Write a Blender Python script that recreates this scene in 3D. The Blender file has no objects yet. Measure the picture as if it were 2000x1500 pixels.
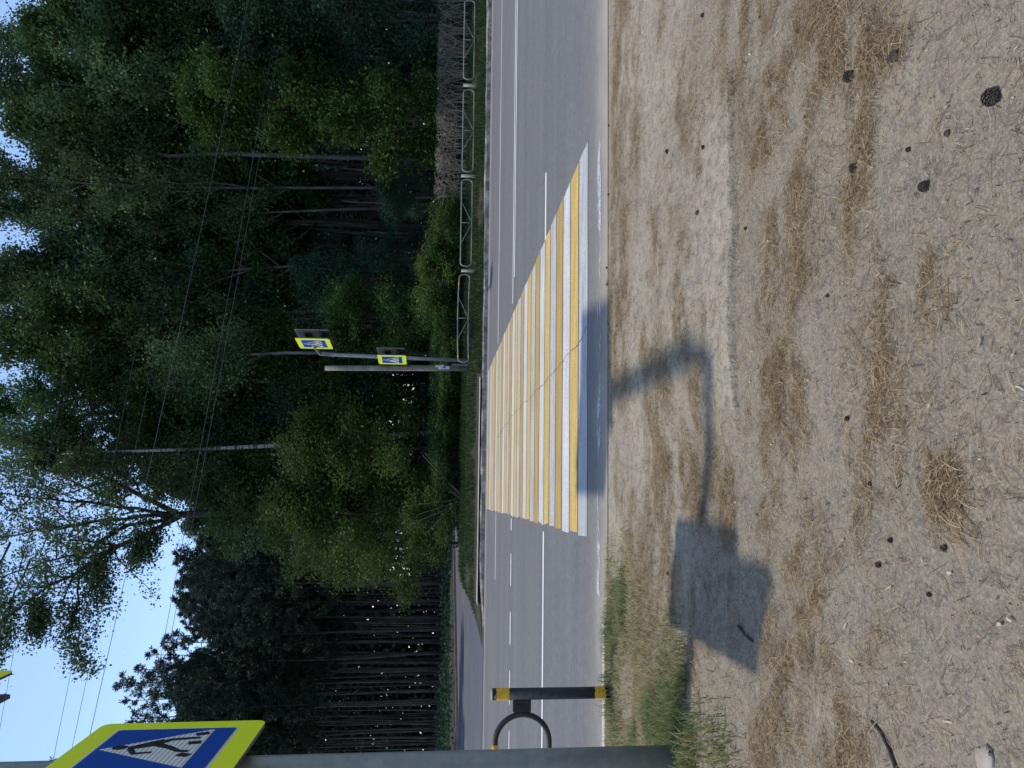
import bpy, math, random
import numpy as np
from mathutils import Matrix, Vector
rnd = random.Random(7); NR = np.random.RandomState(11)
S = bpy.context.scene; COL = S.collection
R = math.radians
# ------------------------------------------------------------------ camera (photo lies on its side: camera rolled 90 degrees)
FPX, CH = 1500.0, 1.5
PT, RL = math.atan(147/1500), R(1.05)
cF = Vector((0, math.cos(PT), -math.sin(PT))); cU = Vector((0, math.sin(PT), math.cos(PT))); cR = Vector((1, 0, 0))
cU2 = cU*math.cos(RL) - cR*math.sin(RL); cR2 = cR*math.cos(RL) + cU*math.sin(RL)
cd = bpy.data.cameras.new('camera'); cam = bpy.data.objects.new('camera', cd); COL.objects.link(cam)
cd.sensor_width = 36; cd.lens = FPX/2000*36; cd.clip_start = .05; cd.clip_end = 2000
m = Matrix((-cU2, cR2, -cF)).transposed().to_4x4(); m.translation = Vector((0, 0, CH)); cam.matrix_world = m
S.camera = cam
def ray(x, y): return cF*FPX + cR2*(750-y) - cU2*(x-1000)
def G(x, y, z=0.0):                      # photo pixel -> point on height z
    d = ray(x, y); return Vector((0, 0, CH)) + d*((z-CH)/d.z)
def P(x, y, Y):                          # photo pixel -> point at distance Y
    d = ray(x, y); return Vector((0, 0, CH)) + d*(Y/d.y)
RS = .08                                 # the road runs slightly away to the right
# ------------------------------------------------------------------ light
K = .38
sun_dir = Vector((-K, .215*K, 1)).normalized()
el = math.asin(sun_dir.z); az = math.atan2(sun_dir.x, sun_dir.y)
sl = bpy.data.lights.new('sun', 'SUN'); sl.energy = 2.2; sl.angle = R(1.2); sl.color = (1, .94, .83)
so = bpy.data.objects.new('sun', sl); COL.objects.link(so); so.rotation_euler = sun_dir.to_track_quat('Z', 'Y').to_euler(); so.location = (-10, 5, 30)
W = bpy.data.worlds.new('World'); S.world = W; W.use_nodes = True
nt = W.node_tree; sk = nt.nodes.new('ShaderNodeTexSky'); sk.sky_type = 'NISHITA'; sk.sun_disc = False
sk.sun_elevation = el; sk.sun_rotation = az; sk.altitude = 150; sk.air_density = 1.0; sk.dust_density = .6; sk.ozone_density = 2.0
nt.links.new(sk.outputs[0], nt.nodes['Background'].inputs[0]); nt.nodes['Background'].inputs[1].default_value = .15
S.view_settings.view_transform = 'Standard'; S.view_settings.look = 'None'; S.view_settings.exposure = .78; S.view_settings.gamma = 1
S.cycles.max_bounces = 6; S.cycles.transparent_max_bounces = 8
# ------------------------------------------------------------------ materials
class MT:
    def __init__(s, name, rough=.8):
        s.m = bpy.data.materials.new(name); s.m.use_nodes = True; s.t = s.m.node_tree
        s.b = s.t.nodes['Principled BSDF']; s.b.inputs['Roughness'].default_value = rough
        s.b.inputs['Specular IOR Level'].default_value = .25
    def n(s, typ, **kw):
        nd = s.t.nodes.new(typ)
        for k, v in kw.items():
            if k.startswith('i_'): nd.inputs[k[2:].replace('_', ' ')].default_value = v
            else: setattr(nd, k, v)
        return nd
    def l(s, a, b): s.t.links.new(a, b)
    def coords(s, scale=(1, 1, 1), rot=0, kind='Object'):
        tc = s.n('ShaderNodeTexCoord'); mp = s.n('ShaderNodeMapping')
        mp.inputs['Scale'].default_value = scale; mp.inputs['Rotation'].default_value = (0, 0, rot)
        s.l(tc.outputs[kind], mp.inputs[0]); return mp.outputs[0]
    def noise(s, sc, det=4, rough=.55, vec=None):
        nd = s.n('ShaderNodeTexNoise'); nd.inputs['Scale'].default_value = sc; nd.inputs['Detail'].default_value = det; nd.inputs['Roughness'].default_value = rough
        s.l(vec if vec else s.coords(), nd.inputs['Vector']); return nd.outputs['Fac']
    def ramp(s, fac, stops):
        nd = s.n('ShaderNodeValToRGB'); e = nd.color_ramp.elements
        while len(e) < len(stops): e.new(.5)
        for k, (p, c) in enumerate(stops):
            e[k].position = p; e[k].color = (c, c, c, 1) if isinstance(c, (int, float)) else (*c, 1)
        s.l(fac, nd.inputs[0]); return nd.outputs[0]
    def mix(s, fac, a, b, mode='MIX'):
        nd = s.n('ShaderNodeMix', data_type='RGBA', blend_type=mode)
        for sock, v in ((nd.inputs[0], fac), (nd.inputs[6], a), (nd.inputs[7], b)):
            if isinstance(v, (int, float)): sock.default_value = v
            elif isinstance(v, tuple): sock.default_value = (*v, 1)
            else: s.l(v, sock)
        return nd.outputs[2]
    def math(s, op, a, b=0.0):
        nd = s.n('ShaderNodeMath', operation=op)
        for sock, v in ((nd.inputs[0], a), (nd.inputs[1], b)):
            if isinstance(v, (int, float)): sock.default_value = v
            else: s.l(v, sock)
        return nd.outputs[0]
    def attr(s, name):
        return s.n('ShaderNodeAttribute', attribute_name=name)
    def bump(s, h, st=.4, d=.01):
        nd = s.n('ShaderNodeBump'); nd.inputs['Strength'].default_value = st; nd.inputs['Distance'].default_value = d
        s.l(h, nd.inputs['Height']); s.l(nd.outputs[0], s.b.inputs['Normal'])
    def col(s, c):
        if isinstance(c, tuple): s.b.inputs['Base Color'].default_value = (*c, 1)
        else: s.l(c, s.b.inputs['Base Color'])
        return s
def mat_noisy(name, c1, c2, sc, rough=.7, metal=0, bump=.15, det=4):
    t = MT(name, rough); f = t.noise(sc, det); t.col(t.mix(t.ramp(f, [(.3, 0), (.7, 1)]), c1, c2)); t.b.inputs['Metallic'].default_value = metal
    if bump: t.bump(t.noise(sc*4, 3), bump, .005)
    return t.m
def mat_leaf(name, c1, c2, trans=.35, sc=.55):
    t = MT(name, .6); t.b.inputs['Specular IOR Level'].default_value = .15
    a = t.attr('tint'); oi = t.n('ShaderNodeObjectInfo')
    geo = t.n('ShaderNodeNewGeometry'); nz = t.noise(sc, 3, .6, geo.outputs['Position'])
    f = t.math('ADD', t.math('MULTIPLY', a.outputs['Fac'], .45), t.math('MULTIPLY', t.ramp(nz, [(.35, 0), (.65, 1)]), .55))
    c = t.mix(f, c1, c2)
    hv = t.n('ShaderNodeHueSaturation'); t.l(c, hv.inputs['Color'])
    t.l(t.math('ADD', .496, t.math('MULTIPLY', oi.outputs['Random'], .026)), hv.inputs['Hue'])
    t.l(t.math('ADD', .7, t.math('MULTIPLY', oi.outputs['Random'], .6)), hv.inputs['Value'])
    c = hv.outputs[0]; t.col(c)
    tr = t.n('ShaderNodeBsdfTranslucent'); t.l(c, tr.inputs[0]); mx = t.n('ShaderNodeMixShader'); mx.inputs[0].default_value = trans
    t.l(t.b.outputs[0], mx.inputs[1]); t.l(tr.outputs[0], mx.inputs[2]); t.l(mx.outputs[0], t.t.nodes['Material Output'].inputs[0])
    return t.m
M = {}
M['leaf_green'] = mat_leaf('leaf_green', (.026, .055, .015), (.06, .108, .028))
M['leaf_bright'] = mat_leaf('leaf_bright_green', (.028, .066, .014), (.068, .13, .028))
M['leaf_yellow'] = mat_leaf('leaf_yellow_green', (.036, .062, .014), (.085, .118, .028))
M['leaf_dark'] = mat_leaf('leaf_dark_green', (.02, .05, .028), (.047, .092, .048))
M['leaf_pale'] = mat_leaf('leaf_birch', (.034, .062, .026), (.078, .122, .048))
M['needle'] = mat_leaf('pine_needles', (.021, .038, .028), (.046, .07, .046), .2)
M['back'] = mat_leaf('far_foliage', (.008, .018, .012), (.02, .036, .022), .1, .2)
def bark(name, c1, c2, sc=6):
    t = MT(name, .9); v = t.coords((1, 1, .18)); f = t.noise(sc, 5, .6, v); t.col(t.mix(t.ramp(f, [(.35, 0), (.65, 1)]), c1, c2)); t.bump(f, .6, .03); return t.m
M['bark'] = bark('dark_bark', (.02, .017, .014), (.06, .05, .042))
M['bark_pine'] = bark('pine_bark', (.028, .025, .026), (.088, .074, .068))
M['bark_grey'] = bark('grey_bark', (.05, .048, .045), (.13, .125, .115), 5)
M['bark_limb'] = bark('limb_bark', (.02, .018, .016), (.045, .04, .035))
t = MT('birch_bark', .8); v = t.coords((1, 1, 5)); f = t.noise(2.2, 4, .65, v); t.col(t.mix(t.ramp(f, [(.5, 0), (.6, 1)]), (.2, .2, .19), (.03, .03, .03))); M['birch'] = t.m
M['twig'] = mat_noisy('dry_twigs', (.11, .095, .075), (.24, .21, .165), 8, .9, 0, 0)
# ground -------------------------------------------------------------
t = MT('soil', .95); geo = t.n('ShaderNodeNewGeometry'); pos = geo.outputs['Position']
la = t.attr('litter').outputs['Fac']; na = t.attr('near').outputs['Fac']; pa = t.attr('pathness').outputs['Fac']; fa = t.attr('forest').outputs['Fac']
f1 = t.noise(1.3, 5, .6, pos); f2 = t.noise(14, 5, .65, pos); f3 = t.noise(90, 4, .7, pos); f4 = t.noise(35, 6, .75, pos)
sand = t.mix(t.ramp(f1, [(.3, 0), (.7, 1)]), (.218, .178, .126), (.31, .258, .184))
sand = t.mix(pa, sand, t.mix(t.ramp(f1, [(.3, 0), (.7, 1)]), (.345, .292, .22), (.44, .378, .287)))
sand = t.mix(t.ramp(f2, [(.3, 1), (.55, 0)]), sand, (.17, .145, .115))
sand = t.mix(t.math('MULTIPLY', t.ramp(f4, [(.5, 0), (.66, 1)]), .65), sand, (.105, .084, .062))
sand = t.mix(t.math('MULTIPLY', t.ramp(f3, [(.46, 0), (.64, 1)]), .5), sand, (.46, .405, .325))
lit = t.mix(t.ramp(f4, [(.35, 0), (.65, 1)]), (.13, .092, .05), (.30, .225, .13))
lm = t.math('MULTIPLY', la, t.ramp(f2, [(.35, .2), (.6, .95)]))
c = t.mix(lm, sand, lit)
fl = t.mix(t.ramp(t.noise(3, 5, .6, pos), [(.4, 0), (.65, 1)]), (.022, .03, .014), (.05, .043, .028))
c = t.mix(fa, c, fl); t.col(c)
h = t.math('ADD', t.math('MULTIPLY', f2, .5), t.math('ADD', t.math('MULTIPLY', f4, .5), t.math('MULTIPLY', f3, .22)))
t.bump(h, .9, .05); M['soil'] = t.m
# asphalt
def asphalt(name, base, dusty=False, side=False):
    t = MT(name, .82); geo = t.n('ShaderNodeNewGeometry'); pos = geo.outputs['Position']
    mp = t.n('ShaderNodeMapping'); mp.inputs['Rotation'].default_value = (0, 0, -math.atan(RS)); t.l(pos, mp.inputs[0]); rp = mp.outputs[0]
    mp2 = t.n('ShaderNodeMapping'); mp2.inputs['Scale'].default_value = (.02, 1, 1); t.l(rp, mp2.inputs[0])
    st = t.noise(1.1, 5, .6, mp2.outputs[0]); st2 = t.noise(6, 3, .6, mp2.outputs[0]); fi = t.noise(160, 3, .7, pos); md = t.noise(.7, 5, .6, pos)
    c = t.mix(t.ramp(st, [(.3, 0), (.7, 1)]), tuple(x*.72 for x in base), tuple(x*1.2 for x in base))
    c = t.mix(t.math('MULTIPLY', t.ramp(st2, [(.35, 0), (.7, 1)]), .3), c, tuple(x*1.25 for x in base))
    c = t.mix(t.math('MULTIPLY', t.ramp(fi, [(.4, 0), (.7, 1)]), .45), c, tuple(x*1.7 for x in base))
    c = t.mix(t.math('MULTIPLY', t.ramp(md, [(.45, 0), (.7, 1)]), .3), c, tuple(x*.72 for x in base))
    sp = t.noise(22, 5, .8, pos); c = t.mix(t.math('MULTIPLY', t.ramp(sp, [(.44, 0), (.62, 1)]), .5), c, tuple(x*.6 for x in base)); c = t.mix(t.math('MULTIPLY', t.ramp(t.noise(9, 6, .8, pos), [(.5, 0), (.66, 1)]), .4), c, tuple(x*1.7 for x in base))
    if dusty:
        sx = t.n('ShaderNodeSeparateXYZ'); t.l(rp, sx.inputs[0])
        e = t.math('ADD', t.math('SUBTRACT', sx.outputs[1], 6.63), t.math('MULTIPLY', t.math('SUBTRACT', t.noise(1.2, 5, .7, pos), .5), 1.1))
        c = t.mix(t.ramp(t.math('MULTIPLY', e, .55), [(.0, .85), (.3, .22), (.8, 0)]), c, (.30, .265, .215))
        e2 = t.math('SUBTRACT', 22.98, t.math('ADD', sx.outputs[1], t.math('MULTIPLY', t.noise(1.5, 4, .6, pos), .5)))
        c = t.mix(t.ramp(t.math('MULTIPLY', e2, .8), [(.0, .6), (.5, 0)]), c, (.25, .235, .21))
    if side:
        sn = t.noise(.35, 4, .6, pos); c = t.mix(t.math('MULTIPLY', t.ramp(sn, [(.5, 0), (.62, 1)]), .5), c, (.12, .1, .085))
    t.col(c); t.bump(fi, .35, .006); return t.m
M['asphalt'] = asphalt('asphalt', (.111, .110, .110), True)
M['asphalt_side_shaded'] = asphalt('shaded_side_asphalt', (.066, .071, .086), False, True)  # base colour darker and bluer, tree shade put into the asphalt
def paint(name, c, worn=.5, alpha=None):
    t = MT(name, .75); geo = t.n('ShaderNodeNewGeometry'); pos = geo.outputs['Position']
    mp = t.n('ShaderNodeMapping'); mp.inputs['Scale'].default_value = (.12, 1, 1); mp.inputs['Rotation'].default_value = (0, 0, -math.atan(RS)); t.l(pos, mp.inputs[0])
    a = t.noise(9, 5, .65, mp.outputs[0]); b = t.noise(45, 4, .7, pos); d = t.noise(1.3, 5, .6, pos); oi = t.n('ShaderNodeObjectInfo')
    k = t.mix(t.math('MULTIPLY', t.ramp(a, [(.42, 0), (.64, 1)]), worn), c, tuple(x*.66 for x in c))
    k = t.mix(t.math('MULTIPLY', t.ramp(b, [(.52, 0), (.64, 1)]), worn), k, (.17, .165, .16))
    k = t.mix(t.math('MULTIPLY', t.ramp(d, [(.48, 0), (.75, 1)]), worn), k, tuple(x*.55+.05 for x in c))
    k = t.mix(t.math('MULTIPLY', t.ramp(oi.outputs['Random'], [(.3, 0), (.9, 1)]), .2), k, tuple(x*.62+.03 for x in c))
    t.col(k); t.bump(b, .3, .004)
    if alpha:
        mp2 = t.n('ShaderNodeMapping'); mp2.inputs['Scale'].default_value = (.35, 1, 1); t.l(pos, mp2.inputs[0])
        al = t.math('MULTIPLY', t.ramp(t.noise(5, 6, .72, mp2.outputs[0]), [(alpha, 0), (alpha+.06, 1)]), t.ramp(t.noise(60, 3, .7, pos), [(.38, 0), (.5, 1)]))
        t.l(al, t.b.inputs['Alpha'])
    return t.m
M['white'] = paint('white_road_paint', (.51, .51, .52), .8)
M['yellow'] = paint('yellow_road_paint', (.53, .36, .08), .9)
M['white_grey'] = paint('greyed_white_paint', (.41, .415, .42), 1.)
M['yellow_dull'] = paint('dulled_yellow_paint', (.42, .265, .05), .9)
M['worn'] = paint('worn_road_paint', (.52, .51, .49), .5, .49)
M['line'] = paint('line_road_paint', (.60, .60, .60), .25)
t = MT('crack', .95); t.col((.13, .125, .12)); M['crack'] = t.m
t = MT('kerb_concrete', .9); geo = t.n('ShaderNodeNewGeometry'); pos = geo.outputs['Position']; a = t.noise(3.6, 6, .75, pos); b = t.noise(14, 5, .75, pos)
c = t.mix(t.ramp(a, [(.42, 0), (.62, 1)]), (.12, .105, .095), (.33, .305, .28)); c = t.mix(t.math('MULTIPLY', t.ramp(b, [(.45, 0), (.7, 1)]), .55), c, (.11, .10, .09)); t.col(c); t.bump(b, .5, .02); M['kerb'] = t.m
M['concrete'] = mat_noisy('pale_concrete', (.2, .19, .17), (.36, .34, .31), 3, .9, 0, .4, 6)
# grass
def mat_blade(name, c1, c2, c3):
    t = MT(name, .7); a = t.attr('tint').outputs['Fac']; t.col(t.ramp(a, [(0, c1), (.5, c2), (1, c3)])); 
    tr = t.n('ShaderNodeBsdfTranslucent'); t.l(t.t.nodes['Color Ramp'].outputs[0], tr.inputs[0]); mx = t.n('ShaderNodeMixShader'); mx.inputs[0].default_value = .3
    t.l(t.b.outputs[0], mx.inputs[1]); t.l(tr.outputs[0], mx.inputs[2]); t.l(mx.outputs[0], t.t.nodes['Material Output'].inputs[0]); return t.m
M['grass'] = mat_blade('shaded_verge_grass', (.02, .042, .010), (.036, .064, .015), (.062, .085, .024))  # greens lowered, shade on the verge put into the blade colours
M['grass_near'] = mat_blade('mixed_grass', (.085, .13, .03), (.19, .195, .075), (.38, .315, .18))
M['needles_dry'] = mat_blade('dry_needles', (.10, .066, .033), (.25, .175, .09), (.48, .365, .21))
M['chips'] = mat_blade('pale_chips', (.36, .28, .17), (.46, .38, .26), (.56, .49, .36))
M['bits'] = mat_blade('dark_bits', (.03, .023, .016), (.06, .045, .032), (.11, .08, .055))
M['cone'] = mat_noisy('pine_cone', (.03, .025, .02), (.10, .078, .06), 60, .85, 0, .3)
M['stone'] = mat_noisy('pale_stone', (.24, .205, .165), (.36, .31, .25), 9, .9, 0, .4)
# metal / signs
t = MT('grey_pole_paint', .5); f = t.noise(14, 5, .6); v2 = t.coords((1, 1, .05)); g = t.noise(20, 4, .6, v2); c = t.mix(t.ramp(f, [(.35, 0), (.7, 1)]), (.155, .168, .168), (.21, .225, .225)); c = t.mix(t.math('MULTIPLY', t.ramp(g, [(.5, 0), (.75, 1)]), .35), c, (.12, .12, .115)); t.col(c); t.bump(f, .1, .003); t.b.inputs['Metallic'].default_value = .25; M['pole'] = t.m
M['steel'] = mat_noisy('galvanised_steel', (.17, .185, .2), (.26, .28, .295), 9, .5, .5, .1)
M['rail'] = mat_noisy('railing_paint', (.19, .19, .165), (.28, .28, .245), 12, .6, .3, .1)
M['sign_back'] = mat_noisy('sign_back_metal', (.05, .055, .065), (.10, .11, .125), 10, .5, .4, .05)
t = MT('black_post_paint', .55); f = t.noise(22, 5, .65); g = t.noise(3.5, 4, .6, t.coords((1, 1, .6))); c = t.mix(t.ramp(f, [(.35, 0), (.75, 1)]), (.012, .012, .013), (.032, .032, .032)); c = t.mix(t.math('MULTIPLY', t.ramp(g, [(.5, 0), (.75, 1)]), .7), c, (.075, .055, .038)); t.col(c); t.bump(f, .2, .004); M['black'] = t.m
M['tape'] = mat_noisy('yellow_tape', (.50, .27, .015), (.66, .38, .03), 30, .55, 0, .5)
M['cap'] = mat_noisy('post_cap', (.2, .2, .19), (.34, .34, .32), 25, .7, 0, .2)
t = MT('fluorescent_yellow', .45); v = t.noise(420, 2, .5); t.col(t.mix(t.ramp(v, [(.4, 0), (.6, 1)]), (.62, .72, .018), (.70, .80, .03))); M['fluo'] = t.m
t = MT('sign_blue', .4); v = t.noise(300, 2, .5); t.col(t.mix(t.ramp(v, [(.4, 0), (.6, 1)]), (.006, .046, .25), (.009, .066, .34))); M['blue'] = t.m
t = MT('sign_white', .45); wv = t.n('ShaderNodeTexWave', bands_direction='Z'); wv.inputs['Scale'].default_value = 12; wv.inputs['Distortion'].default_value = .4; t.l(t.coords(), wv.inputs[0]); t.col(t.mix(t.ramp(wv.outputs['Fac'], [(.35, 0), (.6, 1)]), (.40, .41, .40), (.62, .62, .60))); M['signwhite'] = t.m
t = MT('sign_black', .5); t.col((.012, .012, .013)); M['signblack'] = t.m
M['wood'] = mat_noisy('weathered_wood', (.10, .092, .08), (.22, .205, .19), 5, .9, 0, .5, 6)
M['paper'] = mat_noisy('torn_paper', (.42, .42, .44), (.62, .62, .64), 14, .9, 0, .2)
M['cable'] = mat_noisy('power_cable', (.06, .066, .08), (.10, .11, .13), 3, .5, .2, 0)
# ------------------------------------------------------------------ mesh helpers
class MB:
    def __init__(s): s.v = []; s.f = []
    def tube(s, pts, rad, n=8, cap=True):
        pts = [Vector(p) for p in pts]
        if not hasattr(rad, '__len__'): rad = [rad]*len(pts)
        b = len(s.v); up = None
        for i, p in enumerate(pts):
            d = (pts[min(i+1, len(pts)-1)] - pts[max(i-1, 0)])
            d = d.normalized() if d.length > 1e-9 else Vector((0, 0, 1))
            if up is None: up = d.orthogonal().normalized()
            up = (up - d*up.dot(d)); up = up.normalized() if up.length > 1e-6 else d.orthogonal().normalized()
            w = d.cross(up)
            for k in range(n):
                a = 2*math.pi*k/n; s.v.append(p + (up*math.cos(a) + w*math.sin(a))*rad[i])
        for i in range(len(pts)-1):
            for k in range(n):
                s.f.append((b+i*n+k, b+i*n+(k+1) % n, b+(i+1)*n+(k+1) % n, b+(i+1)*n+k))
        if cap:
            s.f.append(tuple(b+k for k in range(n))[::-1]); s.f.append(tuple(b+(len(pts)-1)*n+k for k in range(n)))
        return s
    def box(s, c, ax, ay, az):
        c, ax, ay, az = Vector(c), Vector(ax), Vector(ay), Vector(az); b = len(s.v)
        for i in (-1, 1):
            for j in (-1, 1):
                for k in (-1, 1): s.v.append(c + ax*i + ay*j + az*k)
        for q in ((0, 1, 3, 2), (4, 6, 7, 5), (0, 4, 5, 1), (2, 3, 7, 6), (0, 2, 6, 4), (1, 5, 7, 3)): s.f.append(tuple(b+i for i in q))
        return s
    def prism(s, poly, o, ex, ey, en, t0, t1):          # polygon in plane (ex,ey) pushed between t0 and t1 along en
        b = len(s.v); n = len(poly); o, ex, ey, en = Vector(o), Vector(ex), Vector(ey), Vector(en)
        for t_ in (t0, t1):
            for a, c in poly: s.v.append(o + ex*a + ey*c + en*t_)
        s.f.append(tuple(b+i for i in range(n))[::-1]); s.f.append(tuple(b+n+i for i in range(n)))
        for i in range(n): s.f.append((b+i, b+(i+1) % n, b+n+(i+1) % n, b+n+i))
        return s
    def build(s, name, mat, parent=None, smooth=False):
        me = bpy.data.meshes.new(name); me.from_pydata([tuple(x) for x in s.v], [], s.f); me.update()
        if smooth: me.polygons.foreach_set('use_smooth', [True]*len(me.polygons))
        me.materials.append(M[mat]); o = bpy.data.objects.new(name, me); COL.objects.link(o)
        if parent: o.parent = parent
        return o
def np_mesh(name, verts, quads, mat, parent=None, tint=None, smooth=False, attrs=None):
    me = bpy.data.meshes.new(name); verts = np.asarray(verts, np.float32); quads = np.asarray(quads, np.int32); k = quads.shape[1]
    me.vertices.add(len(verts)); me.vertices.foreach_set('co', verts.ravel())
    me.loops.add(quads.size); me.loops.foreach_set('vertex_index', quads.ravel())
    me.polygons.add(len(quads)); me.polygons.foreach_set('loop_start', np.arange(0, quads.size, k, dtype=np.int32)); me.polygons.foreach_set('loop_total', np.full(len(quads), k, np.int32))
    if smooth: me.polygons.foreach_set('use_smooth', np.ones(len(quads), bool))
    me.update(calc_edges=True)
    al = dict(attrs or {})
    if tint is not None: al['tint'] = tint
    for nm, arr in al.items():
        a = me.attributes.new(nm, 'FLOAT', 'POINT'); a.data.foreach_set('value', np.asarray(arr, np.float32))
    me.materials.append(M[mat]); o = bpy.data.objects.new(name, me); COL.objects.link(o)
    if parent: o.parent = parent
    return o
def tag(o, label=None, cat=None, group=None, kind=None):
    for k, v in (('label', label), ('category', cat), ('group', group), ('kind', kind)):
        if v: o[k] = v
    return o
def thing(name, label, cat, loc=(0, 0, 0), rz=0, group=None):
    o = bpy.data.objects.new(name, None); COL.objects.link(o); o.location = loc; o.rotation_euler.z = rz; o.empty_display_size = .2
    return tag(o, label, cat, group)
def dup(root, loc, rz=0, sc=(1, 1, 1), label=None, group=None):
    r = root.copy(); COL.objects.link(r); r.location = loc; r.rotation_euler = (0, 0, rz); r.scale = sc
    if label: r['label'] = label
    if group: r['group'] = group
    for ch in root.children:
        c = ch.copy(); COL.objects.link(c); c.parent = r
        for g in ch.children:
            d = g.copy(); COL.objects.link(d); d.parent = c
    return r
def unit(a): return a/np.maximum(np.linalg.norm(a, axis=1, keepdims=True), 1e-9)
def vnoise(x, y, s, seed=0):                              # smooth value noise 0..1
    x = np.asarray(x)*s; y = np.asarray(y)*s; xi = np.floor(x).astype(int); yi = np.floor(y).astype(int); fx = x-xi; fy = y-yi
    fx = fx*fx*(3-2*fx); fy = fy*fy*(3-2*fy)
    def h(a, b):
        n = (a*374761393 + b*668265263 + seed*1442695041) & 0x7fffffff; n = ((n ^ (n >> 13))*1274126177) & 0x7fffffff
        return ((n ^ (n >> 16)) & 0xffff)/65535.
    return (h(xi, yi)*(1-fx)+h(xi+1, yi)*fx)*(1-fy) + (h(xi, yi+1)*(1-fx)+h(xi+1, yi+1)*fx)*fy
def fbm(x, y, s, o=4, seed=0):
    r = 0; a = .5; tt = 0
    for k in range(o): r = r + a*vnoise(x, y, s*2**k, seed+k*17); tt += a; a *= .55
    return r/tt
def sstep(a, b, x): q = np.clip((np.asarray(x, float)-a)/(b-a), 0, 1); return q*q*(3-2*q)
# ------------------------------------------------------------------ terrain
SIDE_FAR = ((-40., 1.), (-18.9, 39.8), (-10.4, 55.4), (-6, 63.5))       # far edge of the side road
def side_far_y(x): return 39.8 + (np.asarray(x, float)+18.9)*1.835
def zbank(x, y):
    y0 = y - RS*x
    z = np.clip(.13 + (y0-23.5)*.17, .13, .5)*sstep(-7.6, -6.4, x) * (y0 > 23.3)
    z = z + .25*sstep(.3, 4, (y-side_far_y(x))/2.09)*(1-sstep(-7.6, -6.4, x))*(y0 > 23)
    return z
EDGE = lambda x: 3.72 + .075*x + .05*(fbm(x, x*0, 2.3, 4, 5)-.5)
def path_mask(x, y): return sstep(-.014, .0, y-EDGE(x))*sstep(-.45, .1, x)*(1-sstep(1.3, 1.9, x))
def litter(x, y):
    L = 0*x
    yy = y-RS*x
    L = np.maximum(L, .95*sstep(.42, .62, fbm(x*.5, y*2, 1.6, 4, 3))*sstep(5.55, 5.9, yy)*(1-sstep(6.5, 6.62, yy))*sstep(-.6, .3, x))
    for (px, py, rx, ry, w) in ((1310, 885, .34, .42, 1.2), (1350, 930, .2, .3, .9), (1370, 1000, .15, .3, .8), (1480, 830, .3, .18, .9), (1520, 770, .25, .25, 1.3), (1500, 640, .35, .14, .9), (1490, 980, .3, .16, .9),
                                (1500, 420, .4, .16, .9), (1560, 330, .3, .25, .8), (1500, 200, .5, .25, 1.0), (1600, 120, .4, .35, .9), (1450, 60, .5, .4, .7), (1330, 260, .6, .3, .8), (1290, 470, .5, .2, .8), (1240, 330, .6, .25, .9),
                                (1620, 1250, .3, .3, .75), (1560, 1130, .3, .2, .8), (1640, 1420, .35, .3, .75), (1550, 1330, .3, .2, .6), (1400, 1190, .3, .3, .6), (1700, 110, .12, .2, .9), (1830, 580, .13, .12, .9), (1840, 950, .13, .12, .9), (1700, 700, .2, .12, .4), (1560, 560, .3, .15, .8)):
        g = G(px, py); d = ((x-g.x)/rx)**2 + ((y-g.y)/ry)**2
        L = np.maximum(L, w*np.exp(-d)*sstep(.25, .55, fbm(x, y*1.3, 3.2, 4, 9)))
    L = np.maximum(L, .7*sstep(.56, .72, fbm(x*.7, y*1.4, 1.1, 5, 21)))
    L = L*(.25+.75*sstep(.36, .56, fbm(x*.55, y*1.5, 7., 3, 91)))
    e = y-EDGE(x); L = L*(1-.8*sstep(-.03, .0, e)*(1-sstep(.12, .4, e))*sstep(-.2, .2, x)*(1-sstep(1.2, 1.7, x)))
    return np.clip(L, 0, 1)
def znear(x, y):
    n = (fbm(x, y, 2.2, 4, 31)-.5)*.05 + (fbm(x, y, 9, 3, 37)-.5)*.018
    fade = (1-sstep(6.35, 6.6, y-RS*x))
    return (n*.9)*fade + .04*path_mask(x, y)*fade + .012*litter(x, y)*fade
def zg(x, y):
    x = np.asarray(x, float); y = np.asarray(y, float); y0 = y-RS*x
    z = np.where(y0 < 6.7, znear(x, y), np.where(y0 < 23.35, -.06, 0)) + zbank(x, y)
    z = z + np.where((y0 > 26), (fbm(x, y, .3, 3, 41)-.5)*.25*sstep(26, 30, y0)*sstep(-7, -5, x), 0)
    return z
xs = np.concatenate([[-400, -200, -120], np.arange(-80, -5, 1.5), np.arange(-5, 5.5, .045), np.arange(5.5, 80, 1.5), [120, 200, 400]])
q = [np.arange(-80, .4, 4.), np.arange(.5, 1.6, .1), np.arange(1.6, 3.5, .03), np.arange(3.5, 4.0, .009), np.arange(4.0, 4.2, .03), np.arange(4.2, 6.4, .04)]
q += [np.array([6.45, 6.5, 6.55, 6.6, 6.63, 6.66, 6.7]), np.arange(8, 23, 3.), np.array([23.2, 23.3, 23.36, 23.45]), np.arange(23.6, 27, .2), np.arange(27, 70, 1.5), np.array([75, 85, 100, 130, 200, 400])]
y0s = np.concatenate(q)
XX, Y0 = np.meshgrid(xs, y0s); YY = Y0 + RS*np.clip(XX, -80, 80)
ZZ = zg(np.clip(XX, -80, 80), YY); nx, ny = len(xs), len(y0s)
idx = np.arange(nx*ny).reshape(ny, nx); quads = np.stack([idx[:-1, :-1], idx[:-1, 1:], idx[1:, 1:], idx[1:, :-1]], -1).reshape(-1, 4)
fx, fy = XX.ravel(), YY.ravel()
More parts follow.
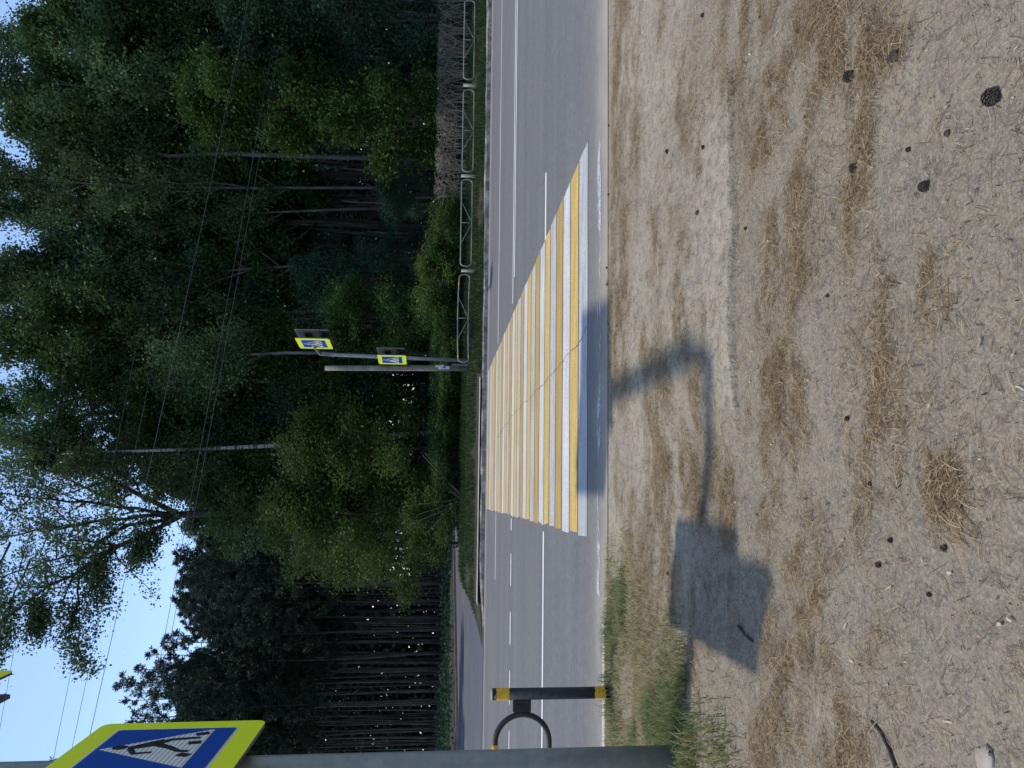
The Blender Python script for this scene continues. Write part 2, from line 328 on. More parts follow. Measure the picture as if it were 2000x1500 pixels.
g = np_mesh('ground', np.stack([fx, fy, ZZ.ravel()], 1), quads, 'soil', smooth=True, attrs={'litter': litter(fx, fy), 'near': sstep(1, 3, fy), 'pathness': np.maximum(path_mask(fx, fy)*(1.-.45*sstep(.15, .45, fy-EDGE(fx))), .62*sstep(3.9, 4.9, fy-RS*fx))*(1-sstep(22, 23, fy)), 'forest': sstep(22.8, 23.2, fy-RS*fx)})
tag(g, kind='structure')
# sheets along the road: x from a to b at road ordinate y0..y1
def strip(name, mat, y0a, y0b, xa, xb, z, parent=None, n=1, ska=0., skb=0.):
    vs, fs = [], []
    for i in range(n+1):
        x = xa + (xb-xa)*i/n
        for yy in (y0a, y0b): vs.append((x, yy + RS*x, z))
    for i in range(n): fs.append((2*i, 2*i+2, 2*i+3, 2*i+1))
    mb = MB(); mb.v = vs; mb.f = fs; return mb.build(name, mat, parent)
road = strip('road', 'asphalt', 6.63, 23.3, -300, 300, 0, None, 60); tag(road, kind='structure')
near_lip = MB()
# crosswalk: 29 stripes, white and yellow in turn
p0, pitch = 7.56, .517
for i in range(29):
    ya, yb = p0+i*pitch, p0+i*pitch+.466
    vs = []
    for yy, side in ((ya, 0), (ya, 1), (yb, 1), (yb, 0)):
        Y = yy
        for _ in range(4):
            x = (-1.47 - .146*(Y-7.42)) if side == 0 else (2.49 - .146*(Y-7.87)); Y = yy + RS*x
        jit = rnd.uniform(-.03, .03) if side == 0 else rnd.uniform(-.015, .015)
        vs.append((x+jit, Y + RS*jit, .004))
    mb = MB(); mb.v = vs; mb.f = [(0, 1, 2, 3)]; mb.build('crosswalk_stripe', ('white_grey', 'yellow', 'white', 'yellow_dull')[i % 4], road)
L = lambda y0, xa, xb, w=.12, mt='line': strip('lane_line', mt, y0-w/2, y0+w/2, xa, xb, .0045, road)
L(10.62, -60, -2.02); L(10.62, 2.05, 3.02)
L(14.98, 2.12, 80, .11); L(15.28, 1.62, 80, .11)
L(18.93, 1.0, 80, .11); L(18.95, -4.75, -3.15, .11)
L(15.12, -2.85, -2.62, .13)
x = -3.29
for k in range(14): L(15.12, x-.62, x, .13); x -= 1.11
L(22.35, 1.3, 60, .1, 'worn')
strip('edge_line', 'worn', 6.93, 7.08, -1.9, 2.4, .0042, road, 10)
strip('edge_line', 'line', 6.74, 6.84, -30, -2.1, .0046, road, 4)
# crack running diagonally over the crossing
mb = MB(); pts = [G(1148, 640), G(1131, 668), G(1112, 690), G(1092, 715), G(1062, 750), G(1040, 772), G(1020, 792), G(1005, 808), G(985, 835), G(968, 860)]
fine = []
for a, b in zip(pts[:-1], pts[1:]):
    for k in range(6): fine.append(a.lerp(b, k/6) + Vector((rnd.uniform(-.022, .022), rnd.uniform(-.022, .022), 0)))
for i, p_ in enumerate(fine): 
    w = rnd.uniform(.001, .007); mb.v += [(p_.x-w, p_.y, .0085), (p_.x+w, p_.y+w*.5, .0085)]
mb.f = [(2*i, 2*i+1, 2*i+3, 2*i+2) for i in range(len(fine)-1)]; mb.build('crack', 'crack', road)
# kerb on the far side (real step), with bevelled top edge; pale concrete landing behind it
mb = MB(); n = 130; prof = [(23.02, -.05), (23.03, .12), (23.06, .15), (23.22, .15), (23.23, -.05)]
for i in range(n+1):
    x = -7.2 + 87.2*i/n
    for (a, z) in prof: mb.v.append((x, a + RS*x + rnd.uniform(-.025, .025), z + (rnd.uniform(-.03, .012) if z > 0 else 0) - (.13*(1-min(1, i/2.5)) if z > 0 else 0)))
for i in range(n):
    for k in range(4): mb.f.append((i*5+k, i*5+k+1, (i+1)*5+k+1, (i+1)*5+k))
tag(mb.build('kerb', 'kerb'), kind='structure')
tag(strip('pavement', 'concrete', 23.24, 24.1, -6.6, .2, .185, None, 6), kind='structure')
# side road turning off behind the kerb end
mb = MB(); poly = [(-7.1, 22.35), (-6.75, 25), (-6.7, 28.7), (-6.9, 37), (-7.2, 50), (-4, 62), (-6, 63.3), (-10.4, 55.4), (-18.9, 39.8), (-28.5, 22.2), (-40, 19.9)]
mb.v = [(a, b, .012) for a, b in poly]; mb.f = [tuple(range(len(poly)))[::-1]]
sr = mb.build('side_road', 'asphalt_side_shaded'); tag(sr, kind='structure')
mb = MB(); a, b = Vector((-29, 21.3, 0)), Vector((-5.5, 64.3, 0)); d = (b-a).normalized(); nrm = Vector((-d.y, d.x, 0))
mb.box((a+b)/2 + nrm*.12 + Vector((0, 0, .05)), d*((b-a).length/2), nrm*.09, Vector((0, 0, .1)))
tag(mb.build('side_kerb', 'concrete'), kind='structure')
# ------------------------------------------------------------------ pedestrian crossing signs
def rrect(w, h, r, n=6):
    out = []
    for cx, cy, a0 in ((w/2-r, h/2-r, 0), (-w/2+r, h/2-r, 90), (-w/2+r, -h/2+r, 180), (w/2-r, -h/2+r, 270)):
        for k in range(n+1): a = R(a0+90*k/n); out.append((cx+r*math.cos(a), cy+r*math.sin(a)))
    return out
def stroke(pts, w):                                          # thick open polyline as polygon
    L_, R_ = [], []
    for i, (x, y) in enumerate(pts):
        x0, y0 = pts[max(i-1, 0)]; x1, y1 = pts[min(i+1, len(pts)-1)]; d = math.hypot(x1-x0, y1-y0); nx, ny = -(y1-y0)/d, (x1-x0)/d
        ww = w[i] if hasattr(w, '__len__') else w
        L_.append((x+nx*ww/2, y+ny*ww/2)); R_.append((x-nx*ww/2, y-ny*ww/2))
    return L_ + R_[::-1]
def sign_board(o, ex, en, size, parent, name='sign_board', flip=False):
    """square crossing sign centred at o, facing en; ex points to its right as read"""
    ez = Vector((0, 0, 1)); ex = Vector(ex); en = Vector(en); b = size*.70; s = -1 if flip else 1
    f = MB().prism(rrect(size, size, .06*size), o, ex, ez, en, -.004, 0).build(name, 'fluo', parent)
    MB().prism(rrect(size*.998, size*.998, .06*size), o, ex, ez, en, -.03, -.0045).build('back_plate', 'sign_back', f)
    MB().prism(rrect(b+.03*size, b+.03*size, .03*size), o, ex, ez, en, .0005, .002).build('border', 'signwhite', f)
    MB().prism(rrect(b, b, .02*size), o, ex, ez, en, .0025, .004).build('blue_field', 'blue', f)
    MB().prism([(-.46*b, -.325*b), (.46*b, -.325*b), (0, .468*b)], o, ex, ez, en, .0045, .006).build('triangle', 'signwhite', f)
    fig = MB(); T = lambda pl: [(s*x*b, y*b) for x, y in pl]
    fig.prism(T([(.03+.05*math.cos(k*math.pi/8), .315+.062*math.sin(k*math.pi/8)) for k in range(16)]), o, ex, ez, en, .0065, .008)
    for pts, w in (([(.01, .245), (.05, .14), (.1, .04)], (.075, .085, .085)), ([(.095, .06), (.2, -.045), (.235, -.264)], (.08, .06, .045)), ([(-.0, .225), (-.125, .153), (-.1, .02)], (.055, .05, .035)),
                   ([(.045, .2), (.13, .107), (.2, .018)], (.05, .045, .035)), ([(.07, .02), (.0, -.09), (-.085, -.18), (-.1, -.263)], (.08, .06, .05, .045)),
                   ([(.315, -.205), (.355, -.305)], .075), ([(.10, -.205), (.115, -.305)], .075), ([(-.165, -.205), (-.2, -.3)], .075)):
        fig.prism(T(stroke(pts, w)), o, ex, ez, en, .0065, .008)
    fig.build('walking_figure', 'signblack', f)
    return f
def arc_pts(c, a, b, r, n=8):    # quarter bend from direction a to direction b
    return [Vector(c) + Vector(a)*r*math.sin(math.pi/2*k/n) - Vector(b)*r*math.cos(math.pi/2*k/n) for k in range(n+1)]
# --- near sign post on the left edge of the picture
base = Vector((-2.222, 4.49, -.05)); lean = Vector((.003, 0, 0)); top = 6.5
def col_at(z): return base + lean*z + Vector((0, 0, z+.05))
t_ = thing('sign_pole', 'grey steel crossing sign pole standing close by in a tuft of grass', 'sign pole', (base.x, base.y, 0)); inv = -Vector((base.x, base.y, 0))
armdir = Vector((-.13, 1, 0)).normalized()
pts = [col_at(z)+inv for z in np.linspace(0, top-.45, 8)]
c0 = col_at(top-.45)+inv
pts += [c0 + Vector((0, 0, .45))*math.sin(math.pi/2*k/8) + armdir*.45*(1-math.cos(math.pi/2*k/8)) for k in range(1, 9)]
MB().tube(pts, .067, 20).build('pole', 'pole', t_, True)
e = pts[-1]
MB().tube([e - armdir*.15, e + armdir*1.2, e + armdir*3.6], [.1, .1, .1], 14).build('arm', 'pole', t_, True)
MB().tube([pts[5]+Vector((0, 0, -.03)), pts[5]+Vector((0, 0, .03))], .076, 20).build('joint_ring', 'pole', t_, True)
pn_c = Vector((-2.6, 7.75, 7.35)) - Vector((base.x, base.y, 0)); MB().box(pn_c, (.56, 0, .05), (0, .78, 0), (-.002, 0, .02)).build('shadow_panel', 'sign_back', t_); ae = e + armdir*3.05  # unseen panel added above the frame to cast a shadow on the crossing
MB().tube([ae, Vector((pn_c.x, pn_c.y, pn_c.z-.02))], .03, 10).build('shadow_panel_stub', 'pole', t_, True)  # stub added to carry the shadow-casting panel
# lower pair
far = P(362, 1410, 4.9); bdir = Vector((.09, -.72, 0)).normalized(); size = .965; ex = -bdir; en = Vector((ex.y, -ex.x, 0)); en = en if en.x > 0 else -en
cB = Vector((far.x, 4.9, 0)) + bdir*size/2 + Vector((0, 0, (P(520, 1404, 4.9).z + P(205, 1416, 4.9).z)/2))
org = Vector((base.x, base.y, 0))
def pair(c, size, label1, label2, sep=.25, shift=0.):
    right = sign_thing(c, bdir, en, size, label1); left = sign_thing(c - en*sep + bdir*shift + Vector((0, 0, shift*.85)), bdir, -en, size*(1.4 if shift else 1), label2); return right, left  # hidden left board oversized and shifted to fill out the pair's ground shadow
def sign_thing(c, bd, nrm, size, label, group='crossing signs'):
    r = thing('crossing_sign', label, 'road sign', c, 0, group)
    exr = Vector((-nrm.y, nrm.x, 0))          # right-hand side as read by someone facing the board
    sign_board(Vector((0, 0, 0)), exr, nrm, size, r, flip=False)
    for z in (-.25*size, .25*size): MB().box(-nrm*.065 + Vector((0, 0, z)), exr*.3*size, nrm*.03, Vector((0, 0, .025))).build('bracket', 'sign_back', r)
    return r
pair(cB, size, 'large yellow bordered pedestrian crossing sign fixed low on the close grey pole', 'yellow bordered crossing sign behind the large close one, seen only as an edge', .29, .12)
# upper pair on the arm
tipY = 8.6; tB = P(31, 1309, tipY); su = 1.4  # boards enlarged above the frame to widen their shadow on the road
cU_ = Vector((tB.x, tipY, tB.z)) + bdir*su/2 + Vector((0, 0, su/2))
pair(cU_, su, 'yellow crossing sign at the sky edge, only its lower corner in view', 'dark backed crossing sign beside the yellow corner high on the arm', .27)
# --- far sign pole by the end of the crossing
fb = Vector((.735, 25.2, float(zg(.735, 25.2)))); t2 = thing('sign_pole', 'tall thin galvanised sign pole with a bent top arm across the road', 'sign pole', fb)
tp = P(632, 692, 25.2) - fb; arm2 = Vector((.04, -1, 0)).normalized()
pts = [Vector((0, 0, -.1)), tp*.5, tp*.93, tp*.97 + arm2*.06 + Vector((0, 0, .04)), tp + arm2*.3 + Vector((0, 0, .06))]
MB().tube(pts, .06, 14).build('pole', 'steel', t2, True)
endp = P(613, 676, 22.4) - fb
MB().tube([pts[-1]-arm2*.02, endp], .05, 12).build('arm', 'steel', t2, True)
mid = tp*.615; MB().tube([mid, mid+Vector((0, 0, .06))], .082, 14).build('joint_ring', 'steel', t2, True)
def far_pair(pix_c, Y, size, la, lb, ang, sepx):
    c = P(*pix_c, Y); nrm = Vector((-math.cos(ang), -math.sin(ang), 0)); 
    sign_thing(c, None, nrm, size, la); sign_thing(c + Vector(sepx), None, -nrm, size, lb)
far_pair((766, 703), 24.95, .9, 'small crossing sign with yellow border, lower one on the far pole', 'grey backed crossing sign just right of the lower far sign', R(17), (.24, .1, .03))
far_pair((614, 671.5), 22.3, .94, 'crossing sign with yellow border at the end of the far bent arm', 'grey backed crossing sign just right of the upper far sign', R(15), (.26, .1, .03))
# --- weathered post beside it
pb = Vector((.50, 25.5, float(zg(.5, 25.5)))); t3 = thing('wooden_post', 'old grey wooden post with torn white paper beside the far sign pole', 'post', pb)
tt = P(635, 719, 25.5) - pb
MB().tube([Vector((0, 0, -.1)), tt*.3, tt*.85, tt], [.105, .1, .088, .086], 12).build('post', 'wood', t3, True)
mb = MB()
for k in range(10):
    a0 = -math.pi/2 + rnd.uniform(-.9, .9); z0 = rnd.uniform(.35, 1.1); w = rnd.uniform(.03, .09); hh = rnd.uniform(.06, .16); rr = .107
    mb.box(Vector((rr*math.cos(a0), rr*math.sin(a0), z0)), Vector((-math.sin(a0), math.cos(a0), 0))*w/2, Vector((math.cos(a0), math.sin(a0), 0))*.002, Vector((0, 0, hh/2)))
mb.build('paper_scraps', 'paper', t3)
MB().box(Vector((.1, -.06, .22)), (.035, 0, 0), (0, .05, 0), (0, 0, .32)).build('support_stub', 'wood', t3)
# ------------------------------------------------------------------ railings
def railing_panel(parent, p0, p1, z0, z1, r=.021, tapes=(), mat='rail', truss=True, zb=None):
    """stadium shaped tube frame from p0 to p1 (xy), rails at z0 and z1, middle strut and two diagonals; returns the frame"""
    p0, p1 = Vector((p0[0], p0[1], 0)), Vector((p1[0], p1[1], 0)); d = (p1-p0); Ln = d.length; d.normalize(); hh = (z1-z0); rc = hh*.5
    top_, bot = [], []
    loop = []
    for k in range(9): a = -math.pi/2 + math.pi*k/8; loop.append((Ln-rc*.6+rc*.6*math.cos(a), (z0+z1)/2 + rc*math.sin(a)))
    for k in range(9): a = math.pi/2 + math.pi*k/8; loop.append((rc*.6+rc*.6*math.cos(a), (z0+z1)/2 + rc*math.sin(a)))
    loop.append(loop[0]); bend = zb or (lambda s: 0)
    P3 = []
    for (a, z), (a2, z2) in zip(loop[:-1], loop[1:]):
        nseg = 8 if abs(a2-a) > .3 else 1
        for k in range(nseg): aa = a+(a2-a)*k/nseg; zz = z+(z2-z)*k/nseg; P3.append(p0 + d*aa + Vector((0, 0, zz+bend(aa/Ln))))
    P3.append(P3[0])
    f = MB().tube(P3, r, 8, False).build('railing_panel', mat, parent, True)
    if truss:
        m_ = Ln/2; B = lambda a, z: p0 + d*a + Vector((0, 0, z+bend(a/Ln)))
        for a, b in (((m_, z0), (m_, z1)), ((m_+.02, z0), (m_+Ln*.24, z1)), ((m_-.02, z0), (m_-Ln*.24, z1))): MB().tube([B(*a), B(*b)], r*.62, 6).build('brace', mat, f, True)
    for a, z, w in tapes: MB().tube([p0 + d*(a-w) + Vector((0, 0, z+bend(a/Ln))), p0 + d*(a+w) + Vector((0, 0, z+bend(a/Ln)))], r*1.12, 8).build('tape_band', 'tape', f, True)
    return f
RY = lambda x, y0: y0 + RS*x
# near barrier: black post with yellow bands, bracket, panel running out of the picture
gb = G(1197, 1352); gb.z = float(zg(gb.x, gb.y))
nr = thing('railing', 'black roadside railing with round end and post banded in yellow tape', 'railing', gb)
MB().tube([Vector((0, 0, -.1)), Vector((0, 0, .3)), Vector((.004, 0, 1.0))], .047, 20).build('post', 'black', nr, True)
po = nr.children[0]
for za, zb_ in ((.865, .968), (.065, .155)):
    mb = MB(); n = 28
    for ring in range(4):
        for k in range(n):
            a = 2*math.pi*k/n; z = za+(zb_-za)*ring/3 + (rnd.uniform(-.008, .008) if ring in (0, 3) else 0)
            mb.v.append(Vector((.0485*math.cos(a)+.004*z, .0485*math.sin(a), z)) * 1)
    for ring in range(3):
        for k in range(n): mb.f.append((ring*n+k, ring*n+(k+1) % n, (ring+1)*n+(k+1) % n, (ring+1)*n+k))
    mb.build('tape_band', 'tape', po, True)
MB().tube([Vector((.004, 0, 1.0)), Vector((.004, 0, 1.012))], .049, 20).build('cap', 'cap', po, True)
dl = Vector((-1, -RS, 0)).normalized(); zc = .758
mb = MB(); mb.box(dl*.088 + Vector((0, 0, zc)), dl*.05, Vector((0, .014, 0)), Vector((0, 0, .074)))
mb.box(dl*.075 + Vector((0, -.016, zc)), dl*.03, Vector((0, .004, 0)), Vector((0, 0, .073))); mb.tube([dl*.085+Vector((0, -.015, zc+.03)), dl*.085+Vector((0, -.032, zc+.03))], .012, 6); mb.tube([dl*.085+Vector((0, -.015, zc-.02)), dl*.085+Vector((0, -.028, zc-.02))], .012, 6)
mb.build('bracket', 'black', nr)
rad = .222; tr_ = .0225; c_end = dl*(.138+rad+tr_) + Vector((0, 0, zc-.005))
P3 = []
for k in range(25): a = -math.pi/2 + math.pi*k/24; P3.append(c_end - dl*rad*math.cos(a) + Vector((0, 0, rad*math.sin(a))))
Lp = 2.1
for k in range(25): a = math.pi/2 + math.pi*k/24; P3.append(c_end + dl*Lp - dl*rad*math.cos(a) + Vector((0, 0, rad*math.sin(a))))
P3.append(P3[0]); pn = MB().tube(P3, tr_, 12, False).build('railing_panel', 'black', nr, True)
for sgn in (-1, 1):
    a = c_end + Vector((0, 0, rad*sgn)) + dl*(.01 if sgn > 0 else .045)
    MB().tube([a, a + dl*.075], tr_*1.16, 12).build('tape_band', 'tape', pn, True)
for a, b in (((Lp/2, -rad), (Lp/2, rad)), ((Lp/2, -rad), (Lp*.75, rad)), ((Lp/2, -rad), (Lp*.25, rad))):
    MB().tube([c_end + dl*a[0] + Vector((0, 0, a[1])), c_end + dl*b[0] + Vector((0, 0, b[1]))], .013, 8).build('brace', 'black', pn, True)
p2 = nr.children[0].copy(); COL.objects.link(p2); p2.parent = nr; p2.location = dl*(Lp + .138*2 + 2*rad + .1)
# far railing: five panels between short posts
FY = 24.45
def fx_at(ypix):    # road-parallel fence line, find x at picture row
    x = 0
    for _ in range(6): Y = RY(x, FY); x = P(920, ypix, Y).x
    return x
fo = thing('railing', 'long low grey tube railing in panels along the far grass verge', 'railing', (5, RY(5, FY), .25)); off = -Vector((5, RY(5, FY), .25))
def zpix(v, y): x = fx_at(y); return P(v, y, RY(x, FY)).z
for (ya, yb, vt, vb, bendf, tapes) in ((157, 3, 906.5, 926.5, None, ()), (337, 177, 904, 925, None, ()), (521, 352, 900.5, 921.5, None, ()), (708, 537, 896, 916.5, lambda s: .035*math.sin(s*math.pi) , 1), (-18, -170, 908, 928, None, ()), (-195, -350, 910, 930, None, ())):
    xa, xb = fx_at(ya), fx_at(yb); ym = (ya+yb)/2
    a = Vector((xa, RY(xa, FY)-.06, 0)) + off; b = Vector((xb, RY(xb, FY)-.06, 0)) + off
    zt, zb_ = zpix(vt, ym) + off.z, zpix(vb, ym) + off.z
    tp_ = ()
    if tapes: Ln = (b-a).length; tp_ = ((.2, zt, .05), (Ln-.3, zt, .05), (.2, zb_, .035))
    railing_panel(fo, (a.x, a.y), (b.x, b.y), zb_, zt, .021, tp_, zb=bendf)
for y in (-8, 167, 344, 529, -183):
    x = fx_at(y); Y = RY(x, FY); MB().tube([Vector((x, Y, .15))+off, Vector((x, Y, zpix(905 if y < 300 else 901, y)))+off], .052, 10).build('post', 'rail', fo, True)
# ------------------------------------------------------------------ overhead cables
cab = [((171, 1437, 15.6), (483, 17, 27.5)), ((100, 1486, 20), (395, 17, 52)), ((138, 1458, 20), (440, 17, 52)), ((315, 1259, 19.5), (540, 50, 29.5)), ((327, 1260, 19.6), (552, 50, 29.6)), ((0, 1404, 22), (250, 17, 60))]
lab = ['power cable third from the top, crossing open sky into the trees', 'power cable second from the top in the open sky', 'power cable between its two close neighbours in the open sky', 'lower power cable skimming the pine tops', 'lowest power cable just under its neighbour over the pine tops', 'topmost power cable passing behind the upper sign corners']
for (a, b), l_ in zip(cab, lab):
    A, B = P(*a), P(*b); d = (B-A); A2, B2 = A - d*1.2, B + d*.9; mid = [A2.lerp(B2, k/24) - Vector((0, 0, .45*math.sin(math.pi*k/24))) + Vector((0, 0, .38)) for k in range(25)]
    tag(MB().tube(mid, .006, 6).build('power_cable', 'cable', None, True), l_, 'cable', 'power cables over the road')
# ------------------------------------------------------------------ foliage generators
def leaf_quads(c, size, rs, asp=.62, up=.0, fold=True):
    """diamond leaves at centres c (N,3): returns verts (4N,3), quads"""
    n = len(c); a = unit(rs.normal(size=(n, 3)) + np.array([0, 0, -up])); b = unit(np.cross(a, rs.normal(size=(n, 3)))); s = size*rs.uniform(.6, 1.3, (n, 1))
    v = np.stack([c - a*s*.5, c + b*s*asp*.5, c + a*s*.5, c - b*s*asp*.5], 1).reshape(-1, 3)
    return v, np.arange(4*n).reshape(n, 4)
def grow(limb, rs, L, n=5, curl=.25, up=.12):
    """polyline from limb=(p,dir)"""
    p, d = np.array(limb[0], float), np.array(limb[1], float); out = [p.copy()]
    for k in range(n-1):
        d = d + rs.normal(0, curl, 3)*.5 + np.array([0, 0, up]); d /= np.linalg.norm(d); p = p + d*L/(n-1); out.append(p.copy())
    return np.array(out)
def pick(pl, t):
    x = t*(len(pl)-1); i = min(int(x), len(pl)-2); f = x-i; return pl[i]*(1-f)+pl[i+1]*f, (pl[i+1]-pl[i])
def crown_from_limbs(limbs, rs, nleaf, leaf, spread, nsec=5, seclen=.45, mb=None, r0=.05, dens_tip=True, droop=0.):
    cent = []
    for pl, rad in limbs:
        Lp = np.linalg.norm(np.diff(pl, axis=0), axis=1).sum()
        if mb: mb.tube(pl, [max(rad*(1-.85*k/(len(pl)-1)), .008) for k in range(len(pl))], 6)
        for s_ in range(nsec):
            t_ = rs.uniform(.25, 1.); p, d = pick(pl, min(t_, .999)); d = d/np.linalg.norm(d)
            dd = d + rs.normal(0, .75, 3) + np.array([0, 0, .1-droop]); dd /= np.linalg.norm(dd)
            sp = grow((p, dd), rs, Lp*seclen*rs.uniform(.5, 1.2)*(1.15-.5*t_), 4, .3, .05-droop*.4)
            if mb: mb.tube(sp, [max(rad*.35*(1-.8*k/3), .006) for k in range(4)], 5)
            for t2_ in (.3, .55, .75, .9, 1.): cent.append(pick(sp, min(t2_, .999))[0])
        for t2_ in (.55, .7, .85, .95, 1.): cent.append(pick(pl, min(t2_, .999))[0])
    cent = np.array(cent); w = rs.uniform(.3, 1.6, len(cent)); w /= w.sum()
    k = rs.choice(len(cent), nleaf, p=w); c = cent[k] + rs.normal(0, 1, (nleaf, 3))*spread*rs.uniform(.4, 1.2, (nleaf, 1))*np.array([1, 1, .75])
    v, q_ = leaf_quads(c, leaf, rs, up=.3); ct = rs.uniform(0, 1, len(cent)); tint = np.clip(ct[k]*.55 + rs.uniform(0, .45, nleaf), 0, 1)
    return v, q_, np.repeat(tint, 4)
def decid(name, label, cat, seed, H, cb, rad, nleaf, leaf, lm='leaf_green', bm='bark', tr=.14, nl=16, spread=.42, group=None, shape=1., ang=(.5, 1.2)):
    rs = np.random.RandomState(seed); root = thing(name, label, cat, (0, 0, 0), 0, group); mb = MB()
    tk = grow(((0, 0, -.2), (rs.normal(0, .03), rs.normal(0, .03), 1)), rs, H*.93, 9, .12, .25)
    mb.tube(tk, [tr*(1.15 if k == 0 else 1)*(1-.9*k/8) for k in range(9)], 9)
    limbs = []
    for k in range(nl):
        f = cb + (0.97-cb)*(k+.5)/nl; p, _ = pick(tk, f); a = k*2.4+rs.uniform(-.5, .5); e_ = rs.uniform(*ang)*(.55+.5*f)
        rel = (f-cb)/(1-cb); prof = (math.sin(math.pi*min(1, .18+rel*.82))**.65)*shape + (1-shape)*(1-rel)
        pl = grow((p, (math.cos(a)*math.cos(e_), math.sin(a)*math.cos(e_), math.sin(e_))), rs, rad*prof*rs.uniform(.75, 1.25)+.4, 5, .22, .1)
        limbs.append((pl, tr*.42*(1-.6*rel)))
    v, q_, ti = crown_from_limbs(limbs, rs, nleaf, leaf, spread, mb=mb)
    mb.build('trunk', bm, root, True); np_mesh('crown', v, q_, lm, root, ti); return root
def pine(name, label, cat, seed, H, cb, rad, tr=.15, nb=34, group=None, tuft=9, tl=.42):
    rs = np.random.RandomState(seed); root = thing(name, label, cat, (0, 0, 0), 0, group); mb = MB()
    tk = grow(((0, 0, -.2), (rs.normal(0, .025), rs.normal(0, .025), 1)), rs, H+.2, 12, .045, .4); mb.tube(tk, [tr*(1-.85*(k/11)**1.2) for k in range(12)], 8)
    cs, dirs = [], []
    for k in range(nb):
        f = cb+(1-cb)*(k+.3)/nb; p, _ = pick(tk, min(f, .995)); a = k*2.4+rs.uniform(-.5, .5); rel = (f-cb)/(1-cb); ln = rad*(math.sin(math.pi*(.25+.72*rel)))*rs.uniform(.55, 1.2)+.25; e_ = rs.uniform(-.15, .35)+.5*rel
        pl = grow((p, (math.cos(a)*math.cos(e_), math.sin(a)*math.cos(e_), math.sin(e_))), rs, ln, 4, .25, .12); mb.tube(pl, [.045*(1-.2*rel), .03, .02, .01], 5)
        for j in range(int(6+ln*6)):
            b, d = pick(pl, rs.uniform(.35, 1.)*.999); cs.append(b + rs.normal(0, .16, 3)*min(1, ln)); dirs.append(d/np.linalg.norm(d)+np.array([0, 0, .4]))
    for k in range(9):       # dead lower branches
        f = rs.uniform(cb*.45, cb); p, _ = pick(tk, f); a = rs.uniform(0, 6.28); pl = grow((p, (math.cos(a), math.sin(a), rs.uniform(-.3, .2))), rs, rs.uniform(.5, 1.6), 4, .3, 0); mb.tube(pl, [.022, .016, .012, .006], 4)
    cs, dirs = np.array(cs), np.array(dirs); n = len(cs); c = np.repeat(cs, tuft, 0); d = unit(np.repeat(dirs, tuft, 0)*.55 + rs.normal(0, 1, (n*tuft, 3))); b = unit(np.cross(d, rs.normal(size=(n*tuft, 3)))); s = tl*rs.uniform(.6, 1.2, (n*tuft, 1))
    v = np.stack([c, c + d*s*.6 + b*.036, c + d*s, c + d*s*.6 - b*.036], 1).reshape(-1, 3); ti = np.repeat(np.clip(np.repeat(rs.uniform(0, .7, n), tuft)+rs.uniform(0, .3, n*tuft), 0, 1), 4)
    mb.build('trunk', 'bark_pine', root, True); np_mesh('crown', v, np.arange(len(v)).reshape(-1, 4), 'needle', root, ti); return root
def at(y, Y): p = P(855, y, Y); return p.x
def put(o, x, y, rz, s=1., sz=None): 
    o.location = (x, y, float(zg(x, y))); o.rotation_euler = (rnd.gauss(0, .012), rnd.gauss(0, .012), rz); o.scale = (s, s, sz or s)
first = {}
def place(key, maker, label, group, x, y, rz, s=1., sz=None, cat=None):
    if key not in first: o = maker(); first[key] = o
    else: o = dup(first[key], (0, 0, 0))
    put(o, x, y, rz, s, sz); o['label'] = label
    if group: o['group'] = group
    elif 'group' in o: del o['group']
    return o
# ---- pine stand beyond the side road (left) and pines deep in the wood
G1 = 'pines of the stand beyond the side road'; G2 = 'pines inside the wood behind the verge'
def mk_pine(k):
    prm = [(24, .56, 2.1, .12), (22, .60, 1.9, .09), (25, .50, 2.3, .13), (19, .45, 1.9, .09), 0, (24, .55, 2.3, .14), (23, .6, 2.0, .13)][k]
    return lambda: pine('pine_tree', 'x', 'pine', 100+k, prm[0], prm[1], prm[2], prm[3], nb=36 if k < 5 else 19, tuft=15 if k < 5 else 12, tl=.33 if k < 5 else .3)
PLB = 'tall bare trunked pine with dark crown in the stand beyond the side road'; PLB2 = 'straight dark pine deep in the wood behind the far verge'
edge = [(1045, 360), (1075, 350), (1100, 345), (1130, 352), (1155, 345), (1180, 352), (1205, 350), (1228, 330), (1255, 315), (1275, 285), (1292, 262), (1312, 240), (1330, 222), (1350, 250), (1372, 262), (1398, 255), (1425, 240), (1450, 232), (1480, 250)]
for i, (y, v) in enumerate(edge):                     # the skyline pines
    Y = rnd.uniform(62, 68) if y > 1200 else rnd.uniform(64, 74); x = at(y, Y); Hh = P(v, y, Y).z - .3; k = i % 3; hb = [24, 22, 25][k]
    k = 5+i % 2 if 1215 < y else k; hb = [24, 22, 25, 19, 0, 24, 23][k]
    place(('p', k), mk_pine(k), PLB, G1, x, Y, rnd.uniform(0, 6.28), rnd.uniform(.9, 1.1), Hh/hb)
for i in range(96):
    y = rnd.uniform(1040, 1500); Y = rnd.uniform(56, 92); x = at(y, Y)
    if Y < side_far_y(x)+2.5: Y = float(side_far_y(x))+rnd.uniform(2.5, 12); x = at(y, Y)
    vt = np.interp(y, [e_[0] for e_ in edge], [e_[1] for e_ in edge]) + rnd.uniform(15, 90) + (70 if y > 1215 else 0); Hh = P(vt, y, Y).z; k = rnd.choice((0, 1, 2, 3)); hb = [24, 22, 25, 19][k]
    place(('p', k), mk_pine(k), PLB, G1, x, Y, rnd.uniform(0, 6.28), rnd.uniform(.55, 1.05), Hh/hb)
